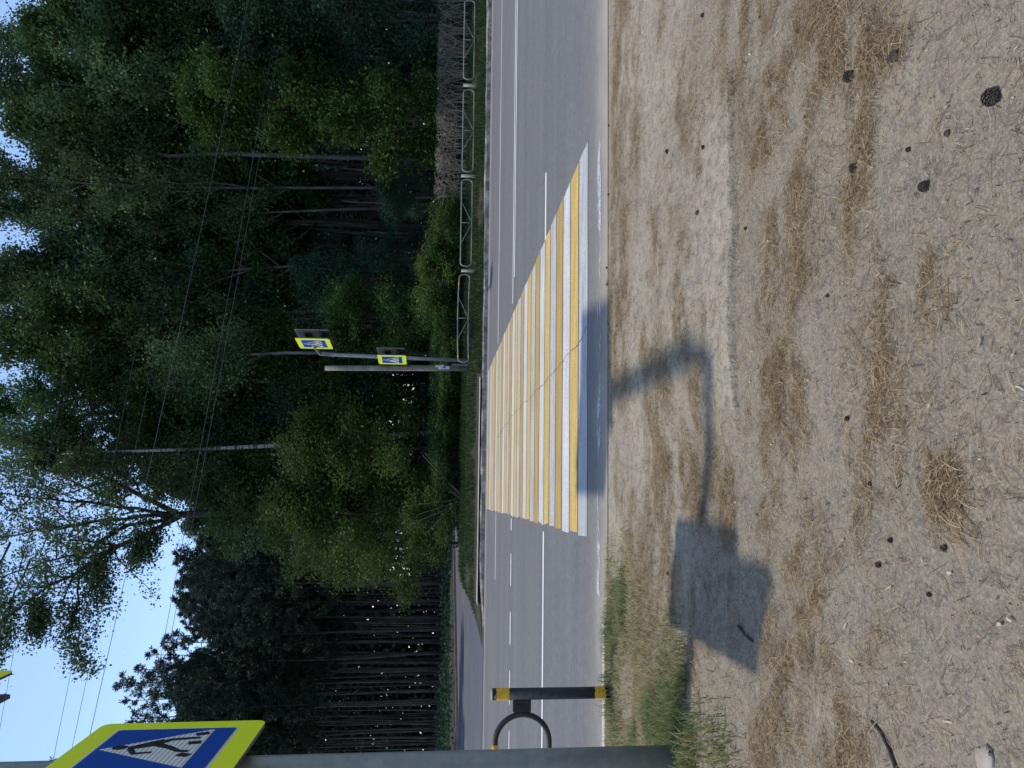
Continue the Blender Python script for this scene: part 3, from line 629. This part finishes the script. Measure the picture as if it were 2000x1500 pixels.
for i in range(16):                                   # the stand goes on beyond the left edge and shades the side road
    Y = rnd.uniform(34, 60); x = -.5*Y - rnd.uniform(1.5, 9); Y = max(Y, float(side_far_y(x))+2)
    place(('p', i % 3), mk_pine(i % 3), PLB, G1, x, Y, rnd.uniform(0, 6.28), 1, rnd.uniform(.8, 1.05))
for i in range(105):
    y = rnd.uniform(-140, 1060); Y = rnd.uniform(34, 80) if y < 900 else rnd.uniform(58, 85); x = at(y, Y); k = rnd.choice((0, 1, 2, 3)); hb = [24, 22, 25, 19][k]
    place(('p', k), mk_pine(k), PLB2, G2, x, Y, rnd.uniform(0, 6.28), rnd.uniform(.9, 1.15), rnd.uniform(15, 19.5)*(Y/45)**.35/hb)
# ---- broad-leaved trees at the wood's edge
T = lambda k: {
 'tall1': lambda: decid('broadleaf_tree', 'x', 'tree', 201, 20, .36, 3.6, 27000, .165, 'leaf_green', 'bark', .17, 20, .38),
 'tall2': lambda: decid('broadleaf_tree', 'x', 'tree', 202, 20, .30, 3.2, 27000, .16, 'leaf_dark', 'bark', .16, 20, .36),
 'birch1': lambda: decid('birch_tree', 'x', 'birch', 203, 20, .38, 3.0, 18000, .14, 'leaf_pale', 'bark_grey', .10, 22, .3, ang=(.7, 1.3)),
 'mid1': lambda: decid('broadleaf_tree', 'x', 'tree', 204, 10, .10, 2.9, 38000, .125, 'leaf_green', 'bark', .1, 22, .38),
 'big1': lambda: decid('broadleaf_tree', 'x', 'tree', 214, 12, .06, 2.1, 46000, .13, 'leaf_bright', 'bark', .1, 26, .36),
 'mid2': lambda: decid('broadleaf_tree', 'x', 'tree', 205, 9, .12, 2.6, 36000, .12, 'leaf_yellow', 'bark', .09, 22, .38),
 'mid3': lambda: decid('broadleaf_tree', 'x', 'tree', 206, 10, .05, 2.6, 38000, .125, 'leaf_dark', 'bark', .1, 22, .38),
 'shrub1': lambda: decid('shrub', 'x', 'shrub', 207, 2.4, .08, 1.35, 9000, .085, 'leaf_green', 'bark', .03, 14, .22, ang=(.3, 1.0)),
 'shrub2': lambda: decid('shrub', 'x', 'shrub', 208, 2.2, .08, 1.3, 9000, .085, 'leaf_yellow', 'bark', .03, 14, .22, ang=(.3, 1.0)),
}[k]
GT, GB, GM, GS = 'tall broadleaf trees of the wood edge', 'birches of the wood edge', 'lower trees in front of the wood', 'shrubs behind the railing'
HB = {'tall1': 20., 'tall2': 20., 'birch1': 20., 'mid1': 10., 'big1': 12., 'mid2': 9., 'mid3': 10., 'shrub1': 2.4, 'shrub2': 2.2}
def tree(key, y, Y, vtop, label, group, s=1.):
    x = at(y, Y); Hh = P(vtop - (45 if key in ('tall1', 'tall2') and y < 800 else 0), y, Y).z - float(zg(x, Y)); o = place(key, T(key), label, group, x, Y, rnd.uniform(0, 6.28), s, Hh/HB[key]); return o
LT = 'tall dense broadleaf tree rising in the wall of green across the road'; LB = 'slender birch with airy pale crown against the sky across the road'
for y, Y, v, k in ((-95, 34, 40, 'tall1'), (5, 33, 95, 'tall2'), (90, 35, 75, 'tall1'), (150, 37, 60, 'tall2'), (215, 36, 120, 'tall2'), (262, 34, 60, 'tall1'), (345, 36, 110, 'tall1'), (425, 38, 240, 'tall2'), (455, 35, 150, 'tall1'), (560, 35, 90, 'tall2'), (600, 37, 150, 'tall1'), (665, 35, 40, 'tall1'), (735, 37, 170, 'tall2'), (800, 38, 300, 'tall1'), (835, 36, 210, 'tall1'), (868, 35, 245, 'tall2'), (915, 36, 295, 'tall1'), (965, 37, 335, 'tall2'), (1010, 39, 370, 'tall1')):
    tree(k, y, Y, v, LT, GT, rnd.uniform(.88, 1.05))
for y, Y, v in ((20, 32, -30), (65, 36, 20), (130, 34, -60), (235, 33, -60), (300, 36, 0), (360, 33, -80), (440, 36, 5), (505, 34, -60), (600, 33, -90), (690, 34, -60), (845, 34, 60), (-30, 35, -70), (180, 35, -20), (265, 37, -60), (330, 38, 30), (400, 34, -120), (475, 37, -40), (550, 36, -120), (640, 36, -110), (730, 35, 20), (95, 37, -80), (-70, 33, -90)):
    tree('birch1', y, Y, v, LB, GB, rnd.uniform(.8, 1.0))
for y, Y, v, k, s, l_ in ((240, 29, 320, 'big1', 1.0, 'broad leafy green tree standing in front of the dark wood, behind the clipped hedge'), (35, 29.5, 420, 'mid3', 1.05, 'dark green bushy tree at the picture edge behind the clipped hedge'),
        (625, 30, 630, 'mid1', .72, 'small green tree behind the far crossing signs'), (385, 31, 730, 'mid3', .45, 'little round leafed tree in front of bare dark trunks'), (880, 30, 560, 'mid2', 1.0, 'yellowish green tree right of the white birch trunk'),
        (1000, 31, 520, 'mid2', 1.05, 'yellow green tree overhanging the start of the side road'), (960, 33, 420, 'mid1', 1.0, 'mid height green tree behind the yellowish ones'), (765, 33, 520, 'mid3', .9, 'dark narrow tree left of the wooden post'), (700, 33, 480, 'mid1', .9, 'green tree rising right behind the wooden post'), (540, 33, 560, 'mid3', .7, 'dark tree behind the railing left of its dark trunk gap'),
        (1060, 36, 600, 'mid2', .85, 'yellow green tree leaning over the side road mouth'), (150, 33, 560, 'mid3', .75, 'dark tree half hidden between the two big bushy trees'), (870, 34, 400, 'mid3', .95, 'deep green tree above the yellowish tree by the birch trunk')):
    tree(k, y, Y, v, l_, None, s)
SL = {'shrub1': 'leafy green shrub just behind the far railing', 'shrub2': 'yellowish leafy shrub just behind the far railing'}
for y, Y, v, k in ((425, 27.6, 868, 'shrub1'), (455, 27.4, 852, 'shrub2'), (490, 27.2, 845, 'shrub1'), (525, 27.6, 832, 'shrub2'), (560, 27.4, 826, 'shrub2'), (600, 27.2, 838, 'shrub1'), (640, 27.5, 850, 'shrub1'), (760, 28, 850, 'shrub1'), (800, 28, 868, 'shrub1'), (690, 28.6, 850, 'shrub1'), (730, 28, 860, 'shrub2')):
    tree(k, y, Y, v, SL[k], GS, rnd.uniform(.8, 1.05))
for y, Y, v, l_ in ((840, 28.3, 845, 'low shrub at the foot of the white birch trunk'), (900, 28, 852, 'low green shrub by the pale pavement strip'), (960, 27.4, 850, 'spreading shrub with pale bare stems at its foot'), (1015, 28.4, 800, 'bushy shrub at the mouth of the side road')):
    tree('shrub1' if y != 1015 else 'shrub2', y, Y, v, l_, None, 1.1)
mb = MB()
# bare pale stems of the spreading shrub
sx = at(975, 27.0); st = thing('stem_clump', 'bare pale stems fanning out of the grass near the side road', 'stems', (sx, 27, float(zg(sx, 27))))
for k in range(9):
    a = rnd.uniform(-1.1, 1.1); mb.tube([(rnd.uniform(-.1, .1), 0, -.05), (math.sin(a)*.8, rnd.uniform(-.2, .2), .6), (math.sin(a)*1.9, rnd.uniform(-.3, .4), rnd.uniform(1.1, 1.9))], [.014, .012, .006], 5)
mb.build('stems', 'twig', st)
# ---- two big trees with open limbs against the sky, limbs follow the real ones
def limb_tree(label, base_y, Y, polys, seed, nleaf, leaf, lm, trunk_to, tr):
    rs = np.random.RandomState(seed); bx = at(base_y, Y); root = thing('broadleaf_tree', label, 'tree', (bx, Y, float(zg(bx, Y)))); o = np.array(root.location); mb = MB()
    tv, ty = trunk_to; tp = np.array(P(tv, ty, Y)) - o; n = 8
    tk = np.array([tp*(k/n)+np.array([math.sin(k*.9)*.12*(k < n), math.cos(k)*.1*(k < n), 0]) for k in range(n+1)]); tk[0, 2] = -.2
    mb.tube(tk, [tr*(1-.45*k/n) for k in range(n+1)], 10); limbs = []
    for poly, rad, dep in polys:
        pl = np.array([np.array(P(v, y, Y + dep*k/(len(poly)-1))) - o for k, (v, y) in enumerate(poly)]); ref = [pl[0]]
        for a, b in zip(pl[:-1], pl[1:]):
            for j in range(1, 4): ref.append(a+(b-a)*j/3 + rs.normal(0, .05, 3)*(j < 3))
        limbs.append((np.array(ref), rad))
    v, q_, ti = crown_from_limbs(limbs, rs, nleaf, leaf, .31, 16, .34, mb, droop=.1)
    mb.build('trunk', 'bark_limb', root, True); np_mesh('crown', v, q_, lm, root, ti); return root
limb_tree('big dark limbed tree spreading against open sky, one branch drooping toward the wires', 985, 33, [
    ([(345, 1005), (350, 1010), (245, 1060), (168, 1105), (98, 1143), (0, 1213), (-60, 1240)], .13, -2.5), ([(168, 1105), (154, 1133), (147, 1196), (133, 1245), (150, 1300)], .06, -3), ([(345, 1005), (315, 1017), (245, 1026), (168, 1080), (115, 1091), (35, 1115), (-40, 1140)], .1, 1.5),
    ([(345, 1005), (280, 1007), (168, 1021), (35, 1045), (-60, 1060)], .1, 3), ([(345, 1005), (330, 995), (273, 967), (200, 930), (150, 910), (83, 867), (20, 850)], .13, -2), ([(345, 1005), (300, 1000), (200, 985), (100, 975), (-20, 960)], .09, -3.5), ([(245, 1060), (200, 1080), (190, 1120), (200, 1165)], .045, -1), ([(98, 1143), (70, 1190), (60, 1230)], .05, -2), ([(200, 930), (180, 890), (120, 830)], .05, 2), ([(260, 1000), (120, 930), (20, 900)], .06, 3),
    ([(345, 1005), (300, 1030), (280, 1060), (270, 1085)], .03, -1), ([(20, 1060), (-40, 1180)], .05, 1), ([(60, 1090), (20, 1190), (-20, 1290)], .045, -2)], 301, 40000, .125, 'leaf_pale', (345, 1005), .24)
limb_tree('open crowned tree with forked dark limbs left of the big limbed one\'s right side', 800, 35, [
    ([(300, 790), (215, 803), (143, 817), (67, 830), (0, 850)], .11, -2), ([(143, 817), (110, 790), (80, 770), (0, 755)], .07, 2), ([(230, 797), (190, 775), (150, 740), (100, 700)], .06, 1), ([(160, 812), (120, 845), (70, 870)], .05, -2), ([(200, 806), (140, 800), (60, 790), (-40, 785)], .06, 3), ([(67, 830), (20, 800), (-40, 790)], .04, -2)], 302, 20000, .125, 'leaf_green', (300, 790), .17)
# white birch trunks standing out in the wood
def white_birch(label, pts, Y, r0, r1, bk='bark_grey'):
    p0 = P(900, pts[0][1], Y); root = thing('birch_tree', label, 'birch', (p0.x, Y, float(zg(p0.x, Y)))); o = Vector(root.location)
    pl = [P(v, y, Y) - o for v, y in pts]; pl[0].z = -.2; n = len(pl); MB().tube(pl, [r0+(r1-r0)*k/(n-1) for k in range(n)], 10).build('trunk', bk, root, True)
    rs = np.random.RandomState(int(pts[0][1])); limbs = []
    for k in range(9):
        p, d = pick(np.array([list(q_) for q_ in pl]), rs.uniform(.55, .98)); a = rs.uniform(0, 6.28); limbs.append((grow((p, (math.cos(a)*.6, math.sin(a)*.6+.3, .8)), rs, rs.uniform(1.2, 2.4), 5, .2, .1), .03))
    mb = MB(); v, q_, ti = crown_from_limbs(limbs, rs, 9000, .12, .4, mb=mb); mb.build('limbs', 'bark_limb', root, True); np_mesh('crown', v, q_, 'leaf_pale', root, ti)
white_birch('white birch trunk with black marks behind the yellowish tree', [(900, 842), (860, 845), (780, 850), (650, 860), (590, 868), (500, 872), (400, 877), (300, 880), (200, 883), (120, 886)], 31.0, .13, .035, 'birch')
white_birch('thin pale birch stem high above the far crossing sign', [(900, 690), (760, 690), (650, 690), (560, 689), (480, 693), (380, 700)], 31, .09, .045)
white_birch('pale leaning birch trunk forking in the right hand wood', [(900, 315), (760, 310), (600, 305), (430, 300), (330, 305), (240, 290)], 32, .12, .06)
white_birch('slender grey stem leaning in the middle of the dark wood', [(900, 775), (700, 760), (520, 745), (420, 735), (330, 748)], 32.5, .10, .05)
# ---- leafless clipped hedge behind the railing (right)
rs = np.random.RandomState(5); xa, xb = at(392, 27.4), at(-240, 29.4); mb = MB(); hd = thing('hedge', 'leafless brown clipped hedge running behind the far railing', 'hedge', (xa, 27.3, .3))
n = 330
for k in range(n):
    x = rs.uniform(0, xb-xa); y = RS*x + rs.uniform(-.35, .35) + .0; z0 = float(zg(xa+x, 27.3+y))-.3; h_ = (1.16 + rs.uniform(-.1, .06))*1.0
    p = np.array([x, y, z0]); tipx = rs.normal(0, .24); pl = [p, p+[tipx*.3, rs.normal(0, .04), h_*.4], p+[tipx*.8, rs.normal(0, .08), h_*.75], p+[tipx*1.4, rs.normal(0, .1), h_]]
    mb.tube(pl, [.017, .014, .011, .006], 4, False)
    for j in range(6):
        b, d = pick(np.array(pl), rs.uniform(.25, .95)); e2 = b+np.array([rs.normal(0, .24), rs.normal(0, .14), rs.uniform(.02, .28)]); e2[2] = min(e2[2], z0+h_+.02); mb.tube([b, (b+e2)/2+rs.normal(0, .02, 3), e2], [.009, .008, .004], 3, False)
mb.build('twigs', 'twig', hd)
# ---- far wood that reads as one mass behind the trunks
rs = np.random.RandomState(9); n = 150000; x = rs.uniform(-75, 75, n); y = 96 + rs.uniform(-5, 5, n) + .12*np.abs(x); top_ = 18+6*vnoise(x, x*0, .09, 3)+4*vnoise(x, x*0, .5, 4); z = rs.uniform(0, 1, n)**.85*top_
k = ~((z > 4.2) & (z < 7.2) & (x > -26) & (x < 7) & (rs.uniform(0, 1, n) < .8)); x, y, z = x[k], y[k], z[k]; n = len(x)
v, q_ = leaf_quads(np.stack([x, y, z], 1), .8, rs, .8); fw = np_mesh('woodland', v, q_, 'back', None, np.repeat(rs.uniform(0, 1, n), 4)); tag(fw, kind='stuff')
# undergrowth on the forest floor
n = 42000; x = rs.uniform(-46, 40, n); y = rs.uniform(27.5, 80, n); inside = (y > side_far_y(x)+2.2) | ((x > -6.2) & (y-RS*x > 27.6)); x, y = x[inside], y[inside]; hgt = .25+1.1*vnoise(x, y, .35, 8)**2
z = zg(x, y) + rs.uniform(0, 1, len(x))*hgt; v, q_ = leaf_quads(np.stack([x, y, z], 1), .2, rs, .7); ug = np_mesh('undergrowth', v, q_, 'leaf_dark', None, np.repeat(rs.uniform(0, 1, len(x)), 4)); tag(ug, kind='stuff')
# ------------------------------------------------------------------ grass, litter
def blades(name, mat, x, y, h_, w, rs, tint, lean=.45, z0=0.):
    n = len(x); z = zg(x, y)+z0; p = np.stack([x, y, z], 1); a = rs.uniform(0, 6.283, n); d = np.stack([np.cos(a), np.sin(a), 0*a], 1); s = np.stack([-np.sin(a), np.cos(a), 0*a], 1)*w[:, None]*.5; le = (rs.uniform(.05, 1, n)*lean*h_)[:, None]; up = np.array([0, 0, 1.])
    m1 = p + up*h_[:, None]*.6 + d*le*.4; tp = p + up*(h_*.95)[:, None] + d*le
    v = np.stack([p-s, p+s, m1+s*.7, m1-s*.7, tp+s*.12, tp-s*.12], 1).reshape(-1, 3); i = np.arange(n)[:, None]*6
    q_ = np.concatenate([i+[0, 1, 2, 3], i+[3, 2, 4, 5]]); return tag(np_mesh(name, v, q_, mat, None, np.repeat(tint, 6)), kind='stuff')
rs = np.random.RandomState(21); n = 52000; x = rs.uniform(-7.3, 20, n); y0 = 23.3 + rs.uniform(0, 1, n)**1.2*4.6; y = y0+RS*x; k = ~((x < .3) & (y0 < 24.15)) & (fbm(x, y, .9, 3, 50) > .28)
x, y = x[k], y[k]; blades('grass', 'grass', x, y, rs.uniform(.06, .2, len(x))*(.6+.9*fbm(x, y, .8, 3, 51)), rs.uniform(.01, .022, len(x)), rs, np.clip(fbm(x, y, 1.2, 3, 52)*.7+rs.uniform(-.2, .4, len(x)), 0, 1))
# patchy grass on the near left
n = 90000; x = rs.uniform(-4.2, -.9, n); y = rs.uniform(4.1, 6.68, n)
den = sstep(-1.15, -1.9, x)*sstep(4.25, 4.7, y+.12*(x+2.2))*(.35+.9*sstep(.38, .6, fbm(x, y, 2.6, 4, 60)))*(.55+.45*sstep(-1.5, -2.1, x)); g0 = G(1240, 1190)
den = np.maximum(den, np.exp(-((x-g0.x)/.35)**2-((y-g0.y)/.3)**2)*.8); k = rs.uniform(0, 1, n) < den; x, y = x[k], y[k]
gr = np.exp(-((x+2.05)/.45)**2-((y-4.75)/.28)**2); gr = np.maximum(gr, sstep(.5, .68, fbm(x, y, 1.8, 3, 61)))
tint = np.clip(.93-.62*gr+rs.uniform(-.35, .3, len(x)), 0, 1); blades('grass', 'grass_near', x, y, rs.uniform(.015, .05, len(x))*(1+.8*gr), rs.uniform(.003, .006, len(x)), rs, tint, 1.9)
# taller tufts: at the pole foot, along the asphalt edge, by the post
tx, ty, th = [], [], []
for px, py, cnt, sp, hh in ((1352, 1470, 420, .13, .16), (1385, 1440, 160, .12, .10), (1420, 1480, 260, .16, .12), (1200, 1372, 110, .07, .24), (1192, 1330, 50, .06, .2), (1210, 1420, 120, .12, .16), (1200, 1270, 60, .08, .2), (1195, 1235, 30, .06, .2), (1230, 1245, 60, .08, .12), (1300, 1420, 300, .22, .08), (1250, 1230, 120, .12, .09)):
    g0 = G(px, py); tx += list(g0.x+rs.normal(0, sp, cnt)); ty += list(np.minimum(g0.y+rs.normal(0, sp, cnt)*.8, 6.7+RS*g0.x)); th += list(hh*.75*rs.uniform(.3, 1, cnt))
tx, ty, th = map(np.array, (tx, ty, th)); blades('grass', 'grass_near', tx, ty, th, rs.uniform(.004, .009, len(tx)), rs, np.clip(rs.uniform(-.1, .85, len(tx)), 0, 1), 1.4)
# needles, dark bits and pale chips lying on the soil
def sticks(name, mat, x, y, L_, w, rs, tint, lift=.003, ang=None):
    n = len(x); a = rs.uniform(0, 6.283, n) if ang is None else ang; c = np.cos(a); s = np.sin(a); b = rs.normal(0, .22, n)
    P0 = np.stack([x-c*L_/2, y-s*L_/2], 1); P1 = np.stack([x-s*b*L_*.4, y+c*b*L_*.4], 1); P2 = np.stack([x+c*L_/2, y+s*L_/2], 1); nn = np.stack([-s, c], 1)*(w/2)[:, None]
    vs = []
    for Pt, kz in ((P0, 0), (P1, 1), (P2, 2)):
        zz = zg(Pt[:, 0], Pt[:, 1]) + lift + rs.uniform(0, .008, n)*(1 if kz != 1 else 1.3)
        for sg in (-1, 1): q2 = Pt + nn*sg; vs.append(np.concatenate([q2, zz[:, None]], 1))
    v = np.stack(vs, 1).reshape(-1, 3); i = np.arange(n)[:, None]*6; return np_mesh(name, v, np.concatenate([i+[0, 1, 3, 2], i+[2, 3, 5, 4]]), mat, None, np.repeat(tint, 6))
n = 330000; y = 1.7 + 4.95*rs.uniform(0, 1, n)**1.25; x = rs.uniform(-1, 1, n)*(.58*y+.25); k = (y-RS*x < 6.58) & (rs.uniform(0, 1, n) < .008+.035*fbm(x, y, 4, 3, 77)**3+.9*litter(x, y)**1.3); x, y = x[k], y[k]
sticks('needle_litter', 'needles_dry', x, y, rs.uniform(.03, .085, len(x)), rs.uniform(.0011, .0023, len(x)), rs, rs.uniform(0, 1, len(x))**1.4, .002+.012*rs.uniform(0, 1, len(x))**2)['kind'] = 'stuff'
n = 6000; y = 1.7 + 4.9*rs.uniform(0, 1, n)**1.2; x = rs.uniform(-1, 1, n)*(.58*y+.2); k = (y-RS*x < 6.7); x, y = x[k], y[k]
sticks('dark_litter', 'bits', x, y, rs.uniform(.004, .022, len(x))*rs.uniform(.2, 1.3, len(x)), rs.uniform(.001, .0038, len(x)), rs, rs.uniform(0, 1, len(x)))['kind'] = 'stuff'
n = 240; y = 1.8 + 4.6*rs.uniform(0, 1, n)**1.2; x = rs.uniform(-1, 1, n)*(.56*y+.1)
sticks('leaf_litter', 'chips', x, y, rs.uniform(.006, .03, n)*rs.uniform(.4, 1.3, n), rs.uniform(.002, .009, n), rs, rs.uniform(0, 1, n), .005)['kind'] = 'stuff'
# pine cones
def cone_mesh():
    rs = np.random.RandomState(4); v, f = [], []; mb = MB(); prof = [(0, .2), (.12, .75), (.35, 1.), (.65, .8), (.9, .4), (1, .1)]
    mb.tube([(0, 0, (t_-.5)*.05) for t_, _ in prof], [.0145*r_ for _, r_ in prof], 10)
    for k in range(70):
        t_ = (k+.5)/70; r_ = np.interp(t_, [p_[0] for p_ in prof], [p_[1] for p_ in prof])*.0145; a = k*2.39996; c, s = math.cos(a), math.sin(a); z = (t_-.5)*.05; o = .008*math.sin(math.pi*min(1, t_+.15))+.002
        mb.box((c*(r_+o*.5), s*(r_+o*.5), z+.003), Vector((c, s, .55)).normalized()*o*.8, Vector((-s, c, 0))*.0048, Vector((-c*.5, -s*.5, .8)).normalized()*.0013)
    return mb
cones = [((1940, 190), 1.25, 'large dark open pine cone lying alone near the picture edge'), ((1664, 150), 1.1, 'dark pine cone with flared scales beside a brown needle streak'), ((1751, 110), 1.0, 'round dark pine cone just above a rusty needle tuft'), ((1669, 328), .9, 'small round black pine cone touching a few pale needles'), ((1800, 364), .9, 'egg shaped dark pine cone on bare grey soil')]
small = [(1455, 446), (1518, 155), (1574, 228), (1684, 292), (1615, 103), (1375, 417), (1388, 288), (1372, 30), (1850, 260), (1770, 292), (1311, 296), (1660, 818), (1699, 945), (1815, 950), (1622, 578), (1836, 1070), (1813, 1161), (1738, 1055), (1718, 1103), (1376, 415), (1190, 380), (1186, 523), (1190, 245), (1187, 555), (1700, 60), (1484, 34), (1560, 60), (1310, 1120), (1480, 1005)]
proto = None
for i, (px, sc_, lb_) in enumerate([(c_[0], c_[1], c_[2]) for c_ in cones] + [(s_, rnd.uniform(.3, .55), None) for s_ in small]):
    g0 = G(*px); 
    if proto is None: o = cone_mesh().build('pine_cone', 'cone'); proto = o
    else: o = proto.copy(); COL.objects.link(o)
    sc_ *= .8 if g0.y < 4 else 1.1
    o.location = (g0.x, g0.y, float(zg(g0.x, g0.y))+.011*sc_); o.rotation_euler = (rnd.uniform(1.2, 1.9), rnd.uniform(-.3, .3), rnd.uniform(0, 6.28)); o.scale = (sc_,)*3
    tag(o, lb_ or 'small dark pine cone dropped on the sandy soil', 'pine cone', None if lb_ else 'small fallen pine cones')
# twig, stone, scraps
def twig(label, pts, r):
    p = [G(*q_) for q_ in pts]; p = [Vector((a.x, a.y, float(zg(a.x, a.y))+r*.9)) for a in p]; tag(MB().tube(p, [r, r*.9, r*.8, r*.6][:len(p)], 7).build('twig', 'bark', None, True), label, 'twig')
twig('long dark straight twig half sunk in soil at the picture edge', [(1760, 1505), (1745, 1465), (1725, 1432), (1705, 1408)], .0075)
twig('short forked brown twig lying in the square sign shadow', [(1443, 1222), (1458, 1240), (1475, 1252)], .007)
g0 = G(1925, 1490); o = MB(); rs = np.random.RandomState(2)
for i in range(7):
    for j in range(12): a = j*math.pi/6; e_ = -math.pi/2+math.pi*i/6; rr = 1+.16*math.sin(a*3+i)+.08*rs.normal(); o.v.append(Vector((.05*math.cos(a)*math.cos(e_)*rr, .036*math.sin(a)*math.cos(e_)*rr, .012*math.sin(e_))))
for i in range(6):
    for j in range(12): o.f.append((i*12+j, i*12+(j+1) % 12, (i+1)*12+(j+1) % 12, (i+1)*12+j))
o = o.build('stone', 'stone', None, True); o.location = (g0.x, g0.y, float(zg(g0.x, g0.y))+.004); tag(o, 'flat pale stone sunk in the soil at the corner', 'stone')
